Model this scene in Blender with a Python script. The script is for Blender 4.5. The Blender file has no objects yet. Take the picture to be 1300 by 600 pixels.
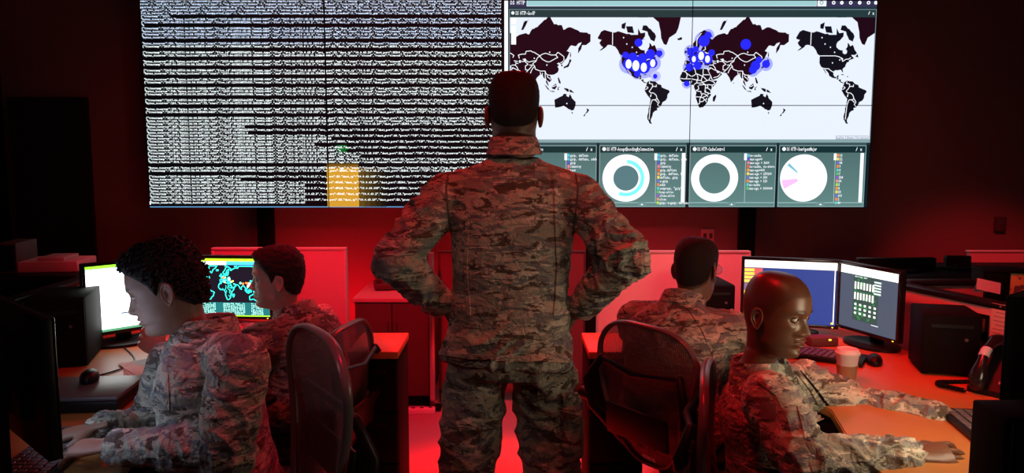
import bpy, bmesh, math, random
import numpy as np
from mathutils import Vector, Matrix, noise, geometry
random.seed(4)
SC = bpy.context.scene
COL = SC.collection
PI = math.pi

# ---------------------------------------------------------------- camera, exposure, world, lamps
CAM_H = 1.55; TILT = math.atan(0.110); FPX = 1000.0
cam_d = bpy.data.cameras.new('camera'); cam = bpy.data.objects.new('camera', cam_d); COL.objects.link(cam)
cam.location = (0, 0, CAM_H); cam.rotation_euler = (PI/2 - TILT, 0, 0)
cam_d.sensor_width = 36.0; cam_d.lens = 36.0*FPX/1300.0; cam_d.clip_start = 0.05
SC.camera = cam
SC.view_settings.view_transform = 'Standard'; SC.view_settings.look = 'None'
SC.view_settings.gamma = 1; SC.view_settings.use_curve_mapping = False
SC.view_settings.exposure = 0.0
world = bpy.data.worlds.new('world'); SC.world = world; world.use_nodes = True
world.node_tree.nodes['Background'].inputs[0].default_value = (0.02, 0.004, 0.006, 1)
world.node_tree.nodes['Background'].inputs[1].default_value = 0.3

RED = (1.0, 0.005, 0.012)
def area(name, loc, target, sx, sy, power, color, spread=180):
    l = bpy.data.lights.new(name, 'AREA'); l.shape = 'RECTANGLE'; l.size = sx; l.size_y = sy
    l.energy = power; l.color = color; l.spread = math.radians(spread)
    o = bpy.data.objects.new(name, l); COL.objects.link(o); o.location = loc
    o.rotation_euler = (Vector(target)-Vector(loc)).to_track_quat('-Z', 'Y').to_euler()
    return o
def spot(name, loc, target, power, color, angle, blend=0.6, radius=0.12):
    l = bpy.data.lights.new(name, 'SPOT'); l.energy = power; l.color = color
    l.spot_size = math.radians(angle); l.spot_blend = blend; l.shadow_soft_size = radius
    o = bpy.data.objects.new(name, l); COL.objects.link(o); o.location = loc
    o.rotation_euler = (Vector(target)-Vector(loc)).to_track_quat('-Z', 'Y').to_euler()
    return o
# red lamps under the ceiling and down low behind the desks; further fills added, weak warm ones behind the camera
spot('red_ceiling_lamp_aisle', (0.0, 3.5, 2.95), (0.0, 3.4, 0), 1100, (1.0, 0.0015, 0.0015), 32)
spot('red_ceiling_lamp_left_bay', (-0.9, 2.75, 2.95), (-1.15, 4.05, 0.8), 400, (1.0, 0.008, 0.04), 50)
spot('red_ceiling_lamp_right_bay', (0.95, 2.7, 2.95), (0.95, 4.05, 0.8), 330, (1.0, 0.085, 0.11), 50)
spot('red_ceiling_lamp_middle', (0.0, 1.9, 2.95), (0.0, 2.5, 1.2), 52, RED, 70)
spot('pink_fill_chair', (-1.7, 0.7, 2.9), (-0.52, 2.1, 0.88), 26, (1.0, 0.55, 0.6), 17, 0.8, 0.1)  # added fill, no real lamp: brightens the near chair's mesh back
spot('red_ceiling_lamp_right_desk', (1.5, 2.9, 2.95), (1.35, 2.8, 0.75), 110, RED, 46)
spot('red_fill_rim', (0.0, 5.0, 2.95), (0.0, 2.4, 1.2), 160, RED, 60)  # added from behind to draw a red rim on the standing man
area('red_wall_wash', (0.0, 4.3, 2.9), (0.0, 5.3, 0.4), 4.0, 0.2, 9, RED, 110)
for k_, (x_, e_) in enumerate(((-1.1, 16), (0.0, 22), (1.0, 7))): spot('red_floor_lamp_by_wall', (x_, 4.95, 0.35), (x_, 5.35, 0.75), e_, RED, 150, 1.0, 0.05)
spot('red_fill_partition', (0.3, 2.3, 2.95), (1.75, 3.0, 0.85), 330, RED, 30)  # added fill that reddens the inner face of the right partition
spot('red_fill_corner', (2.2, 3.0, 2.95), (2.95, 4.5, 1.0), 200, (1.0, 0.04, 0.05), 34)  # added fill to light the board in the far right corner
spot('red_fill_left_partition', (-0.6, 2.0, 2.95), (-1.85, 3.1, 0.85), 60, RED, 34)  # added fill for the inner face of the left partition
spot('warm_fill_behind', (0.5, 0.2, 2.9), (0.02, 2.43, 1.2), 29, (1.0, 0.78, 0.55), 21, 1.0, 0.2)  # added narrow fill on the standing man's back, no fixture
spot('red_fill_right_seat', (0.1, 1.9, 2.95), (0.78, 2.28, 1.0), 60, RED, 26)  # added to redden the bald man's back and shoulder
spot('red_fill_left_seat', (-0.1, 2.0, 2.95), (-0.62, 2.05, 1.0), 42, (1.0, 0.01, 0.08), 26)  # added to redden the typing woman's shoulder
area('dim_fill_behind', (0.6, 0.2, 2.8), (0.3, 2.6, 0.9), 0.8, 0.8, 0.35, (1.0, 0.72, 0.6), 110)  # added weak overall fill from the camera side, not a ceiling panel
spot('warm_fill_desk_left', (-1.0, 1.5, 2.9), (-1.25, 2.3, 0.75), 6, (1.0, 0.62, 0.3), 20)  # added warm fill from above, no desk lamp stands here
spot('warm_fill_desk_right', (0.8, 1.3, 2.9), (1.18, 2.2, 0.75), 46, (1.0, 0.52, 0.18), 24)  # added warm fill for the orange desk patch, not a desk lamp

R0 = Vector((1, 0, 0)); F0 = Vector((0, math.cos(TILT), -math.sin(TILT))); U0 = Vector((0, math.sin(TILT), math.cos(TILT)))
def P(px, py, Y):
    """point of the room that lies at distance Y in front of the camera on the sight line of a pixel"""
    d = R0*((px-650)/FPX) + U0*((300-py)/FPX) + F0
    return Vector((0, 0, CAM_H)) + d*(Y/d.y)
def V(*a): return Vector(a)

# ---------------------------------------------------------------- materials
def new_mat(name):
    m = bpy.data.materials.new(name); m.use_nodes = True
    nt = m.node_tree; return m, nt, nt.nodes, nt.links, nt.nodes['Principled BSDF']
def mat(name, col, rough=0.5, metal=0.0, spec=0.5, noise_amt=0.0, nscale=20, bump=0.0, bscale=60, emit=None, estr=1.0):
    m, nt, N, L, b = new_mat(name)
    b.inputs['Roughness'].default_value = rough; b.inputs['Metallic'].default_value = metal
    b.inputs['Specular IOR Level'].default_value = spec
    c = (*col, 1)
    tc = N.new('ShaderNodeTexCoord')
    if noise_amt > 0:
        n = N.new('ShaderNodeTexNoise'); n.inputs['Scale'].default_value = nscale; n.inputs['Detail'].default_value = 4
        L.new(tc.outputs['Object'], n.inputs['Vector'])
        r = N.new('ShaderNodeMix'); r.data_type = 'RGBA'
        r.inputs['A'].default_value = tuple(x*(1-noise_amt) for x in col)+(1,)
        r.inputs['B'].default_value = tuple(min(1, x*(1+noise_amt)) for x in col)+(1,)
        L.new(n.outputs['Fac'], r.inputs['Factor']); L.new(r.outputs['Result'], b.inputs['Base Color'])
    else: b.inputs['Base Color'].default_value = c
    if bump > 0:
        n = N.new('ShaderNodeTexNoise'); n.inputs['Scale'].default_value = bscale; n.inputs['Detail'].default_value = 3
        L.new(tc.outputs['Object'], n.inputs['Vector'])
        bp = N.new('ShaderNodeBump'); bp.inputs['Strength'].default_value = bump; bp.inputs['Distance'].default_value = 0.01
        L.new(n.outputs['Fac'], bp.inputs['Height']); L.new(bp.outputs['Normal'], b.inputs['Normal'])
    if emit:
        b.inputs['Emission Color'].default_value = (*emit, 1); b.inputs['Emission Strength'].default_value = estr
    return m
M = {}
M['wall'] = mat('painted_wall', (0.26, 0.13, 0.13), 0.85, noise_amt=0.06, nscale=3, bump=0.15, bscale=150)
M['ceiling'] = mat('ceiling_tile', (0.1, 0.1, 0.1), 0.9, noise_amt=0.1)
M['carpet'] = mat('carpet', (0.42, 0.38, 0.36), 0.95, noise_amt=0.35, nscale=260, bump=0.5, bscale=400)
M['black'] = mat('black_plastic', (0.006, 0.006, 0.007), 0.42, spec=0.25, noise_amt=0.2)
M['matte_black'] = mat('matte_black', (0.0025, 0.0025, 0.003), 0.7, spec=0.12, noise_amt=0.2)
M['gloss_black'] = mat('gloss_black', (0.01, 0.01, 0.012), 0.18)
M['frame_grey'] = mat('chair_frame', (0.13, 0.13, 0.135), 0.3)
M['grey'] = mat('grey_plastic', (0.09, 0.09, 0.10), 0.4, noise_amt=0.1)
M['silver'] = mat('brushed_metal', (0.55, 0.55, 0.56), 0.28, 0.9, noise_amt=0.1, nscale=80)
M['wood'] = mat('tan_laminate', (0.40, 0.17, 0.05), 0.42, noise_amt=0.12, nscale=9, bump=0.03, bscale=40)
M['fabric_panel'] = mat('partition_fabric', (0.62, 0.34, 0.37), 0.9, noise_amt=0.12, nscale=160, bump=0.35, bscale=500)
M['fabric_pale'] = mat('pale_partition_fabric', (0.85, 0.62, 0.62), 0.9, noise_amt=0.1, nscale=160, bump=0.3, bscale=500)
M['fabric_dark'] = mat('dark_partition_fabric', (0.22, 0.08, 0.08), 0.9, noise_amt=0.1, nscale=160, bump=0.3, bscale=500)
M['panel_trim'] = mat('partition_trim', (0.60, 0.50, 0.48), 0.5, noise_amt=0.05)
M['cabinet'] = mat('cabinet_laminate', (0.09, 0.04, 0.035), 0.6, noise_amt=0.1, nscale=12)
M['white'] = mat('white_plastic', (0.75, 0.74, 0.72), 0.5, noise_amt=0.04)
M['paper'] = mat('paper', (0.8, 0.78, 0.75), 0.8, noise_amt=0.03)
M['brown_card'] = mat('brown_sleeve', (0.35, 0.19, 0.10), 0.8, noise_amt=0.15, nscale=60)
M['teal_card'] = mat('pale_teal_card', (0.35, 0.62, 0.68), 0.6, noise_amt=0.05)
M['key_purple'] = mat('phone_keys', (0.2, 0.15, 0.24), 0.5)
M['door'] = mat('black_door_paint', (0.006, 0.006, 0.006), 0.6, noise_amt=0.2)
M['led'] = mat('amber_light', (0.9, 0.6, 0.1), 0.4, emit=(1.0, 0.6, 0.05), estr=2.5)
M['seam'] = mat('stitching', (0.10, 0.09, 0.08), 0.9)
M['patch'] = mat('embroidered_patch', (0.13, 0.13, 0.13), 0.9, noise_amt=0.2, nscale=300)
M['thread'] = mat('pale_thread', (0.42, 0.42, 0.42), 0.9)
M['boot'] = mat('boot_suede', (0.16, 0.15, 0.12), 0.8, noise_amt=0.15)
M['lens'] = mat('spectacle_lens', (0.9, 0.95, 1.0), 0.05)
M['lens'].node_tree.nodes['Principled BSDF'].inputs['Transmission Weight'].default_value = 1.0
M['eye'] = None

def screen_mat(name, strength):
    m, nt, N, L, b = new_mat(name)
    a = N.new('ShaderNodeAttribute'); a.attribute_name = 'Col'
    b.inputs['Base Color'].default_value = (0.01, 0.01, 0.012, 1); b.inputs['Roughness'].default_value = 0.35
    b.inputs['Specular IOR Level'].default_value = 0.25
    L.new(a.outputs['Color'], b.inputs['Emission Color']); b.inputs['Emission Strength'].default_value = strength
    return m
M['wallscreen'] = screen_mat('video_wall_pixels', 1.15)
M['monitor'] = screen_mat('monitor_pixels', 1.7)
M['bright_monitor'] = screen_mat('bright_monitor_pixels', 2.1)
M['white_monitor'] = screen_mat('white_monitor_pixels', 3.2)
M['warm_monitor'] = screen_mat('warm_monitor_pixels', 10.0)
M['map_monitor'] = screen_mat('map_monitor_pixels', 3.0)

def camo_mat(name, stretch=(1, 1, 1), tint=(1, 1, 1)):
    m, nt, N, L, b = new_mat(name)
    b.inputs['Roughness'].default_value = 0.92; b.inputs['Specular IOR Level'].default_value = 0.15
    b.inputs['Sheen Weight'].default_value = 0.15
    tc = N.new('ShaderNodeTexCoord')
    sn = N.new('ShaderNodeVectorMath'); sn.operation = 'SNAP'; sn.inputs[1].default_value = (0.0035,)*3
    L.new(tc.outputs['Object'], sn.inputs[0])
    mp = N.new('ShaderNodeMapping'); mp.inputs['Scale'].default_value = stretch
    mp.inputs['Rotation'].default_value = (0.15, 0.25, 0.1)
    L.new(sn.outputs[0], mp.inputs['Vector'])
    # warp so that the stripes waver
    w = N.new('ShaderNodeTexNoise'); w.inputs['Scale'].default_value = 5.0; w.inputs['Detail'].default_value = 2
    L.new(mp.outputs[0], w.inputs['Vector'])
    ws = N.new('ShaderNodeVectorMath'); ws.operation = 'SCALE'; ws.inputs['Scale'].default_value = 0.22
    L.new(w.outputs['Color'], ws.inputs[0])
    ad = N.new('ShaderNodeVectorMath'); ad.operation = 'ADD'; L.new(mp.outputs[0], ad.inputs[0]); L.new(ws.outputs[0], ad.inputs[1])
    def band(scale, lo, hi, off):
        o = N.new('ShaderNodeVectorMath'); o.operation = 'ADD'; o.inputs[1].default_value = (off, off*1.7, off*0.6)
        L.new(ad.outputs[0], o.inputs[0])
        n = N.new('ShaderNodeTexNoise'); n.inputs['Scale'].default_value = scale; n.inputs['Detail'].default_value = 3.5
        n.inputs['Roughness'].default_value = 0.55; n.inputs['Distortion'].default_value = 0.9
        L.new(o.outputs[0], n.inputs['Vector'])
        r = N.new('ShaderNodeMapRange'); r.inputs['From Min'].default_value = lo; r.inputs['From Max'].default_value = hi
        L.new(n.outputs['Fac'], r.inputs['Value']); return r.outputs[0]
    def mixc(fac, A, B):
        x = N.new('ShaderNodeMix'); x.data_type = 'RGBA'; L.new(fac, x.inputs['Factor'])
        if isinstance(A, tuple): x.inputs['A'].default_value = tuple(p*q for p, q in zip(A, tint))+(1,)
        else: L.new(A, x.inputs['A'])
        x.inputs['B'].default_value = tuple(p*q for p, q in zip(B, tint))+(1,)
        return x.outputs['Result']
    c = mixc(band(12, 0.49, 0.52, 0.0), (0.42, 0.38, 0.30), (0.25, 0.25, 0.205))
    c = mixc(band(13, 0.53, 0.56, 3.1), c, (0.155, 0.16, 0.17))
    c = mixc(band(17, 0.56, 0.59, 7.7), c, (0.085, 0.065, 0.05))
    c = mixc(band(18, 0.60, 0.63, 12.3), c, (0.55, 0.51, 0.42))
    L.new(c, b.inputs['Base Color'])
    n1 = N.new('ShaderNodeTexNoise'); n1.inputs['Scale'].default_value = 26; n1.inputs['Detail'].default_value = 3; n1.inputs['Distortion'].default_value = 1.4
    L.new(tc.outputs['Object'], n1.inputs['Vector'])
    n2 = N.new('ShaderNodeTexNoise'); n2.inputs['Scale'].default_value = 700; L.new(tc.outputs['Object'], n2.inputs['Vector'])
    b1 = N.new('ShaderNodeBump'); b1.inputs['Strength'].default_value = 0.8; b1.inputs['Distance'].default_value = 0.016
    b2 = N.new('ShaderNodeBump'); b2.inputs['Strength'].default_value = 0.2; b2.inputs['Distance'].default_value = 0.001
    L.new(n1.outputs['Fac'], b1.inputs['Height']); L.new(n2.outputs['Fac'], b2.inputs['Height'])
    L.new(b1.outputs[0], b2.inputs['Normal']); L.new(b2.outputs[0], b.inputs['Normal'])
    return m
M['camo'] = camo_mat('tiger_stripe_camouflage', (0.75, 0.75, 2.6))
M['camo_trouser'] = camo_mat('tiger_stripe_trouser_cloth', (0.85, 0.85, 2.2), (0.85, 0.82, 0.8))

def skin_mat(name, col, rough=0.48):
    m, nt, N, L, b = new_mat(name)
    a = N.new('ShaderNodeAttribute'); a.attribute_name = 'tint'
    tc = N.new('ShaderNodeTexCoord'); n = N.new('ShaderNodeTexNoise'); n.inputs['Scale'].default_value = 40; n.inputs['Detail'].default_value = 5
    L.new(tc.outputs['Object'], n.inputs['Vector'])
    r = N.new('ShaderNodeMix'); r.data_type = 'RGBA'; L.new(n.outputs['Fac'], r.inputs['Factor'])
    r.inputs['A'].default_value = tuple(x*0.82 for x in col)+(1,); r.inputs['B'].default_value = tuple(min(1, x*1.15) for x in col)+(1,)
    x = N.new('ShaderNodeMix'); x.data_type = 'RGBA'; x.blend_type = 'MULTIPLY'; x.inputs['Factor'].default_value = 1
    L.new(r.outputs['Result'], x.inputs['A']); L.new(a.outputs['Color'], x.inputs['B']); L.new(x.outputs['Result'], b.inputs['Base Color'])
    b.inputs['Roughness'].default_value = rough; b.inputs['Subsurface Weight'].default_value = 0.08
    b.inputs['Subsurface Radius'].default_value = (0.01, 0.004, 0.002); b.inputs['Subsurface Scale'].default_value = 0.5
    n2 = N.new('ShaderNodeTexNoise'); n2.inputs['Scale'].default_value = 220; L.new(tc.outputs['Object'], n2.inputs['Vector'])
    bp = N.new('ShaderNodeBump'); bp.inputs['Strength'].default_value = 0.12; bp.inputs['Distance'].default_value = 0.002
    L.new(n2.outputs['Fac'], bp.inputs['Height']); L.new(bp.outputs[0], b.inputs['Normal'])
    return m
def hair_mat(name, col, scale=500):
    m, nt, N, L, b = new_mat(name)
    b.inputs['Base Color'].default_value = (*col, 1); b.inputs['Roughness'].default_value = 0.65
    b.inputs['Specular IOR Level'].default_value = 0.3
    tc = N.new('ShaderNodeTexCoord'); n = N.new('ShaderNodeTexNoise'); n.inputs['Scale'].default_value = scale; n.inputs['Detail'].default_value = 3
    L.new(tc.outputs['Object'], n.inputs['Vector'])
    bp = N.new('ShaderNodeBump'); bp.inputs['Strength'].default_value = 0.8; bp.inputs['Distance'].default_value = 0.004
    L.new(n.outputs['Fac'], bp.inputs['Height']); L.new(bp.outputs[0], b.inputs['Normal'])
    return m
def mesh_fabric_mat():
    m, nt, N, L, b = new_mat('chair_mesh_fabric')
    b.inputs['Base Color'].default_value = (0.10, 0.098, 0.10, 1); b.inputs['Roughness'].default_value = 0.45
    tc = N.new('ShaderNodeTexCoord'); sp = N.new('ShaderNodeSeparateXYZ'); L.new(tc.outputs['Object'], sp.inputs[0])
    def wave(sock, period):
        a = N.new('ShaderNodeMath'); a.operation = 'MULTIPLY'; a.inputs[1].default_value = 2*PI/period; L.new(sock, a.inputs[0])
        s = N.new('ShaderNodeMath'); s.operation = 'SINE'; L.new(a.outputs[0], s.inputs[0]); return s.outputs[0]
    wx = wave(sp.outputs['X'], 0.008); wz = wave(sp.outputs['Z'], 0.006)
    mn = N.new('ShaderNodeMath'); mn.operation = 'MAXIMUM'; L.new(wx, mn.inputs[0]); L.new(wz, mn.inputs[1])
    r = N.new('ShaderNodeMapRange'); r.inputs['From Min'].default_value = -0.1; r.inputs['From Max'].default_value = 0.4
    r.inputs['To Min'].default_value = 0.42
    L.new(mn.outputs[0], r.inputs['Value']); L.new(r.outputs[0], b.inputs['Alpha'])
    return m
M['mesh_fabric'] = mesh_fabric_mat()

# ---------------------------------------------------------------- mesh helpers
class MB:
    def __init__(s): s.v = []; s.f = []; s.c = []
    def add(s, vs, fs):
        o = len(s.v); s.v.extend([tuple(x) for x in vs]); s.f.extend([tuple(i+o for i in f) for f in fs]); return s
    def box(s, c, size, rot=None, bevel=0.0, seg=2):
        bm = bmesh.new(); bmesh.ops.create_cube(bm, size=1)
        for v in bm.verts: v.co = Vector((v.co.x*size[0], v.co.y*size[1], v.co.z*size[2]))
        if bevel > 0: bmesh.ops.bevel(bm, geom=bm.edges[:], offset=bevel, segments=seg, affect='EDGES', profile=0.5)
        R = rot if rot is not None else Matrix.Identity(3)
        if isinstance(rot, (int, float)): R = Matrix.Rotation(rot, 3, 'Z')
        s.add([R @ v.co + Vector(c) for v in bm.verts], [[v.index for v in f.verts] for f in bm.faces]); bm.free(); return s
    def b6(s, x0, x1, y0, y1, z0, z1, bevel=0.0):
        return s.box(((x0+x1)/2, (y0+y1)/2, (z0+z1)/2), (abs(x1-x0), abs(y1-y0), abs(z1-z0)), bevel=bevel)
    def loft(s, rings, closed_ring=True, cap=True):
        n = len(rings[0]); vs = [p for r in rings for p in r]; fs = []
        for i in range(len(rings)-1):
            for j in range(n if closed_ring else n-1):
                k = (j+1) % n; fs.append((i*n+j, i*n+k, (i+1)*n+k, (i+1)*n+j))
        if cap and closed_ring:
            fs.append(tuple(range(n-1, -1, -1))); fs.append(tuple((len(rings)-1)*n+j for j in range(n)))
        return s.add(vs, fs)
    def tube(s, pts, rad, n=12, flat=None, up=None, round_caps=False):
        """pts: points; rad: one radius or one per point; flat: (a, b) factors along side / up"""
        pts = [Vector(p) for p in pts]; N = len(pts)
        rad = [rad]*N if isinstance(rad, (int, float)) else list(rad)
        if round_caps:
            d0 = (pts[0]-pts[1]).normalized(); d1 = (pts[-1]-pts[-2]).normalized(); r0, r1 = rad[0], rad[-1]
            pre = [(pts[0]+d0*r0*math.sin(a), max(r0*math.cos(a), r0*0.08)) for a in (PI/2, PI/3, PI/6)]
            post = [(pts[-1]+d1*r1*math.sin(a), max(r1*math.cos(a), r1*0.08)) for a in (PI/6, PI/3, PI/2)]
            pts = [p for p, _ in pre]+pts+[p for p, _ in post]; rad = [r for _, r in pre]+rad+[r for _, r in post]; N = len(pts)
        rings = []; side = None
        for i in range(N):
            t = (pts[min(i+1, N-1)]-pts[max(i-1, 0)]).normalized()
            if side is None:
                u = Vector(up) if up is not None else (Vector((0, 0, 1)) if abs(t.z) < 0.9 else Vector((0, 1, 0)))
                side = t.cross(u).normalized()
            else: side = (side - t*side.dot(t)).normalized()
            w = side.cross(t)
            a, b = flat if flat else (1, 1)
            rings.append([pts[i]+side*(math.cos(q)*rad[i]*a)+w*(math.sin(q)*rad[i]*b) for q in [2*PI*k/n for k in range(n)]])
        return s.loft(rings)
    def ball(s, c, r, n=16, m=10, R=None):
        r = (r, r, r) if isinstance(r, (int, float)) else r
        R = R or Matrix.Identity(3); c = Vector(c); vs = [c+R@Vector((0, 0, r[2]))]
        for i in range(1, m):
            a = PI*i/m
            for j in range(n):
                q = 2*PI*j/n; vs.append(c+R@Vector((r[0]*math.sin(a)*math.cos(q), r[1]*math.sin(a)*math.sin(q), r[2]*math.cos(a))))
        vs.append(c-R@Vector((0, 0, r[2]))); fs = [(0, 1+j, 1+(j+1) % n) for j in range(n)]
        for i in range(m-2):
            for j in range(n):
                a = 1+i*n+j; b = 1+i*n+(j+1) % n; fs.append((a, a+n, b+n, b))
        L = len(vs)-1; o = 1+(m-2)*n; fs += [(L, o+(j+1) % n, o+j) for j in range(n)]
        return s.add(vs, fs)
    def lathe(s, c, prof, n=24):
        c = Vector(c); return s.loft([[c+Vector((r*math.cos(2*PI*k/n), r*math.sin(2*PI*k/n), z)) for k in range(n)] for r, z in prof])
    def mesh(s, name, smooth=True, angle=40):
        me = bpy.data.meshes.new(name); me.from_pydata(s.v, [], s.f); me.validate()
        bm = bmesh.new(); bm.from_mesh(me); bmesh.ops.recalc_face_normals(bm, faces=bm.faces); bm.to_mesh(me); bm.free()
        if smooth:
            me.shade_smooth()
            try: me.set_sharp_from_angle(angle=math.radians(angle))
            except Exception: pass
        return me
def link(name, me, material, parent=None, kind=None):
    o = bpy.data.objects.new(name, me); COL.objects.link(o)
    if material is not None: me.materials.clear(); me.materials.append(M[material] if isinstance(material, str) else material)
    if parent: o.parent = parent
    if kind: o['kind'] = kind
    return o
def part(name, mb, material, parent, label=None, smooth=True, angle=40):
    o = link(name, mb.mesh(name, smooth, angle), material, parent)
    if label: o['label'] = label
    return o
def thing(name, label, cat, loc=(0, 0, 0), rz=0.0, group=None):
    o = bpy.data.objects.new(name, None); COL.objects.link(o); o.location = loc; o.rotation_euler = (0, 0, rz)
    o.empty_display_size = 0.1; return tag(o, label, cat, group)
def tag(o, label, cat, group=None):
    o['label'] = label; o['category'] = cat
    if group: o['group'] = group
    return o
def struct(name, mb, material, smooth=False):
    return link(name, mb.mesh(name, smooth), material, None, 'structure')
def dup(root, loc, rz, label=None):
    r = root.copy(); COL.objects.link(r); r.location = loc; r.rotation_euler = (0, 0, rz)
    if label: r['label'] = label
    for ch in list(root.children):
        c = ch.copy(); COL.objects.link(c); c.parent = r
        for g in ch.children:
            d = g.copy(); COL.objects.link(d); d.parent = c
    return r

# ---------------------------------------------------------------- glyphs and flat drawings for the screens
_gl = {}
def glyph(ch):
    """triangles of one letter, 2-D, and its advance (letter height about 0.7)"""
    if ch in _gl: return _gl[ch]
    cu = bpy.data.curves.new('g', 'FONT'); cu.body = ch; cu.size = 1; cu.resolution_u = 1; cu.offset = 0.014
    ob = bpy.data.objects.new('g', cu); COL.objects.link(ob)
    dg = bpy.context.evaluated_depsgraph_get(); me = ob.evaluated_get(dg).to_mesh(); me.calc_loop_triangles()
    vs = np.array([v.co[:2] for v in me.vertices]).reshape(-1, 2); ts = np.array([t.vertices[:] for t in me.loop_triangles]).reshape(-1, 3)
    w = (vs[:, 0].min(), vs[:, 0].max()) if len(vs) else (0, 0.3)
    ob.evaluated_get(dg).to_mesh_clear(); bpy.data.objects.remove(ob); bpy.data.curves.remove(cu)
    _gl[ch] = (vs, ts, w); return _gl[ch]

class Canvas:
    """flat picture: convex pieces with a colour and a layer, in 2-D"""
    def __init__(s): s.p = []; s.g = []
    def poly(s, pts, col, layer=1):
        if len(pts) > 4 or len(pts) == 3 and False:
            try: tr = geometry.tessellate_polygon([[Vector((x, y, 0)) for x, y in pts]])
            except Exception: tr = []
            for t in tr: s.p.append(([pts[i] for i in t], col, layer))
        else: s.p.append((list(pts), col, layer))
    def rect(s, x0, y0, x1, y1, col, layer=1, col2=None):
        s.p.append(([(x0, y0), (x1, y0), (x1, y1), (x0, y1)], (col, col2) if col2 else col, layer))
    def frame(s, x0, y0, x1, y1, w, col, layer=3):
        s.rect(x0, y0, x1, y0+w, col, layer); s.rect(x0, y1-w, x1, y1, col, layer)
        s.rect(x0, y0, x0+w, y1, col, layer); s.rect(x1-w, y0, x1, y1, col, layer)
    def ring(s, cx, cy, r0, r1, a0, a1, col, layer=2, n=48, asp=1.0):
        k = max(2, int(n*abs(a1-a0)/(2*PI)))
        for i in range(k):
            a = a0+(a1-a0)*i/k; b = a0+(a1-a0)*(i+1)/k
            q = [(cx+r1*math.sin(a), cy-r1*asp*math.cos(a)), (cx+r1*math.sin(b), cy-r1*asp*math.cos(b))]
            q += [(cx+r0*math.sin(b), cy-r0*asp*math.cos(b)), (cx+r0*math.sin(a), cy-r0*asp*math.cos(a))] if r0 > 0 else [(cx, cy)]
            s.p.append((q, col, layer))
    def line(s, pts, w, col, layer=3):
        for (x0, y0), (x1, y1) in zip(pts, pts[1:]):
            d = math.hypot(x1-x0, y1-y0)
            if d < 1e-9: continue
            nx, ny = -(y1-y0)/d*w/2, (x1-x0)/d*w/2
            s.p.append(([(x0+nx, y0+ny), (x1+nx, y1+ny), (x1-nx, y1-ny), (x0-nx, y0-ny)], col, layer))
    def text(s, x, y, txt, h, adv, col, layer=4, wide=1.0):
        """baseline at y (y runs down), letters of height h, one letter each adv"""
        for i, ch in enumerate(txt):
            if ch != ' ': s.g.append((x+i*adv, y, ch, h, adv*wide, col, layer))
    def build(s, name, clip, to3, material, parent, flip=True, step=0.0004):
        """clip: rectangle (x0, y0, x1, y1) in the picture's own units; to3(x, y, layer) -> room point"""
        x0, y0, x1, y1 = clip; vs = []; fs = []; cols = []
        def put(q, col, layer):
            c = q
            for ax, lim, sg in ((0, x0, 1), (0, x1, -1), (1, y0, 1), (1, y1, -1)):
                if all((p[ax]-lim)*sg >= 0 for p in c): continue
                out = []
                for i in range(len(c)):
                    a, b = c[i-1], c[i]; ia = (a[ax]-lim)*sg >= 0; ib = (b[ax]-lim)*sg >= 0
                    if ia != ib:
                        t = (lim-a[ax])/(b[ax]-a[ax]); out.append((a[0]+t*(b[0]-a[0]), a[1]+t*(b[1]-a[1])))
                    if ib: out.append(b)
                c = out
                if len(c) < 3: return
            if isinstance(col, tuple) and isinstance(col[0], tuple):
                ya, yb = min(p[1] for p in q), max(p[1] for p in q)
                cc = [tuple(u+(v-u)*(p[1]-ya)/max(yb-ya, 1e-9) for u, v in zip(col[0], col[1])) for p in c]
            else: cc = [col]*len(c)
            o = len(vs); vs.extend(to3(p[0], p[1], layer) for p in c); cols.extend(cc); fs.append(tuple(range(o, o+len(c))))
        for q, col, layer in s.p: put(q, col, layer)
        for x, y, ch, h, adv, col, layer in s.g:
            g, ts, (a, b) = glyph(ch)
            if not (x0 <= x+adv/2 < x1 and y0 <= y-h/2 < y1): continue
            k = min(adv*0.92/max(b-a, 0.35), h/0.6); off = (adv-(b-a)*k)/2
            o = len(vs)
            for p in g: vs.append(to3(x+off+(p[0]-a)*k, y-p[1]*h/0.72, layer))
            cols.extend([col]*len(g)); fs.extend(tuple(int(i)+o for i in t) for t in ts)
        me = bpy.data.meshes.new(name); me.from_pydata(vs, [], fs)
        at = me.color_attributes.new('Col', 'FLOAT_COLOR', 'POINT')
        at.data.foreach_set('color', np.array([(*c, 1) for c in cols], dtype=np.float32).ravel())
        return link(name, me, material, parent)
def S(r, g, b): return tuple(((x/255)/12.92 if x/255 <= 0.04045 else ((x/255+0.055)/1.055)**2.4) for x in (r, g, b))

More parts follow.
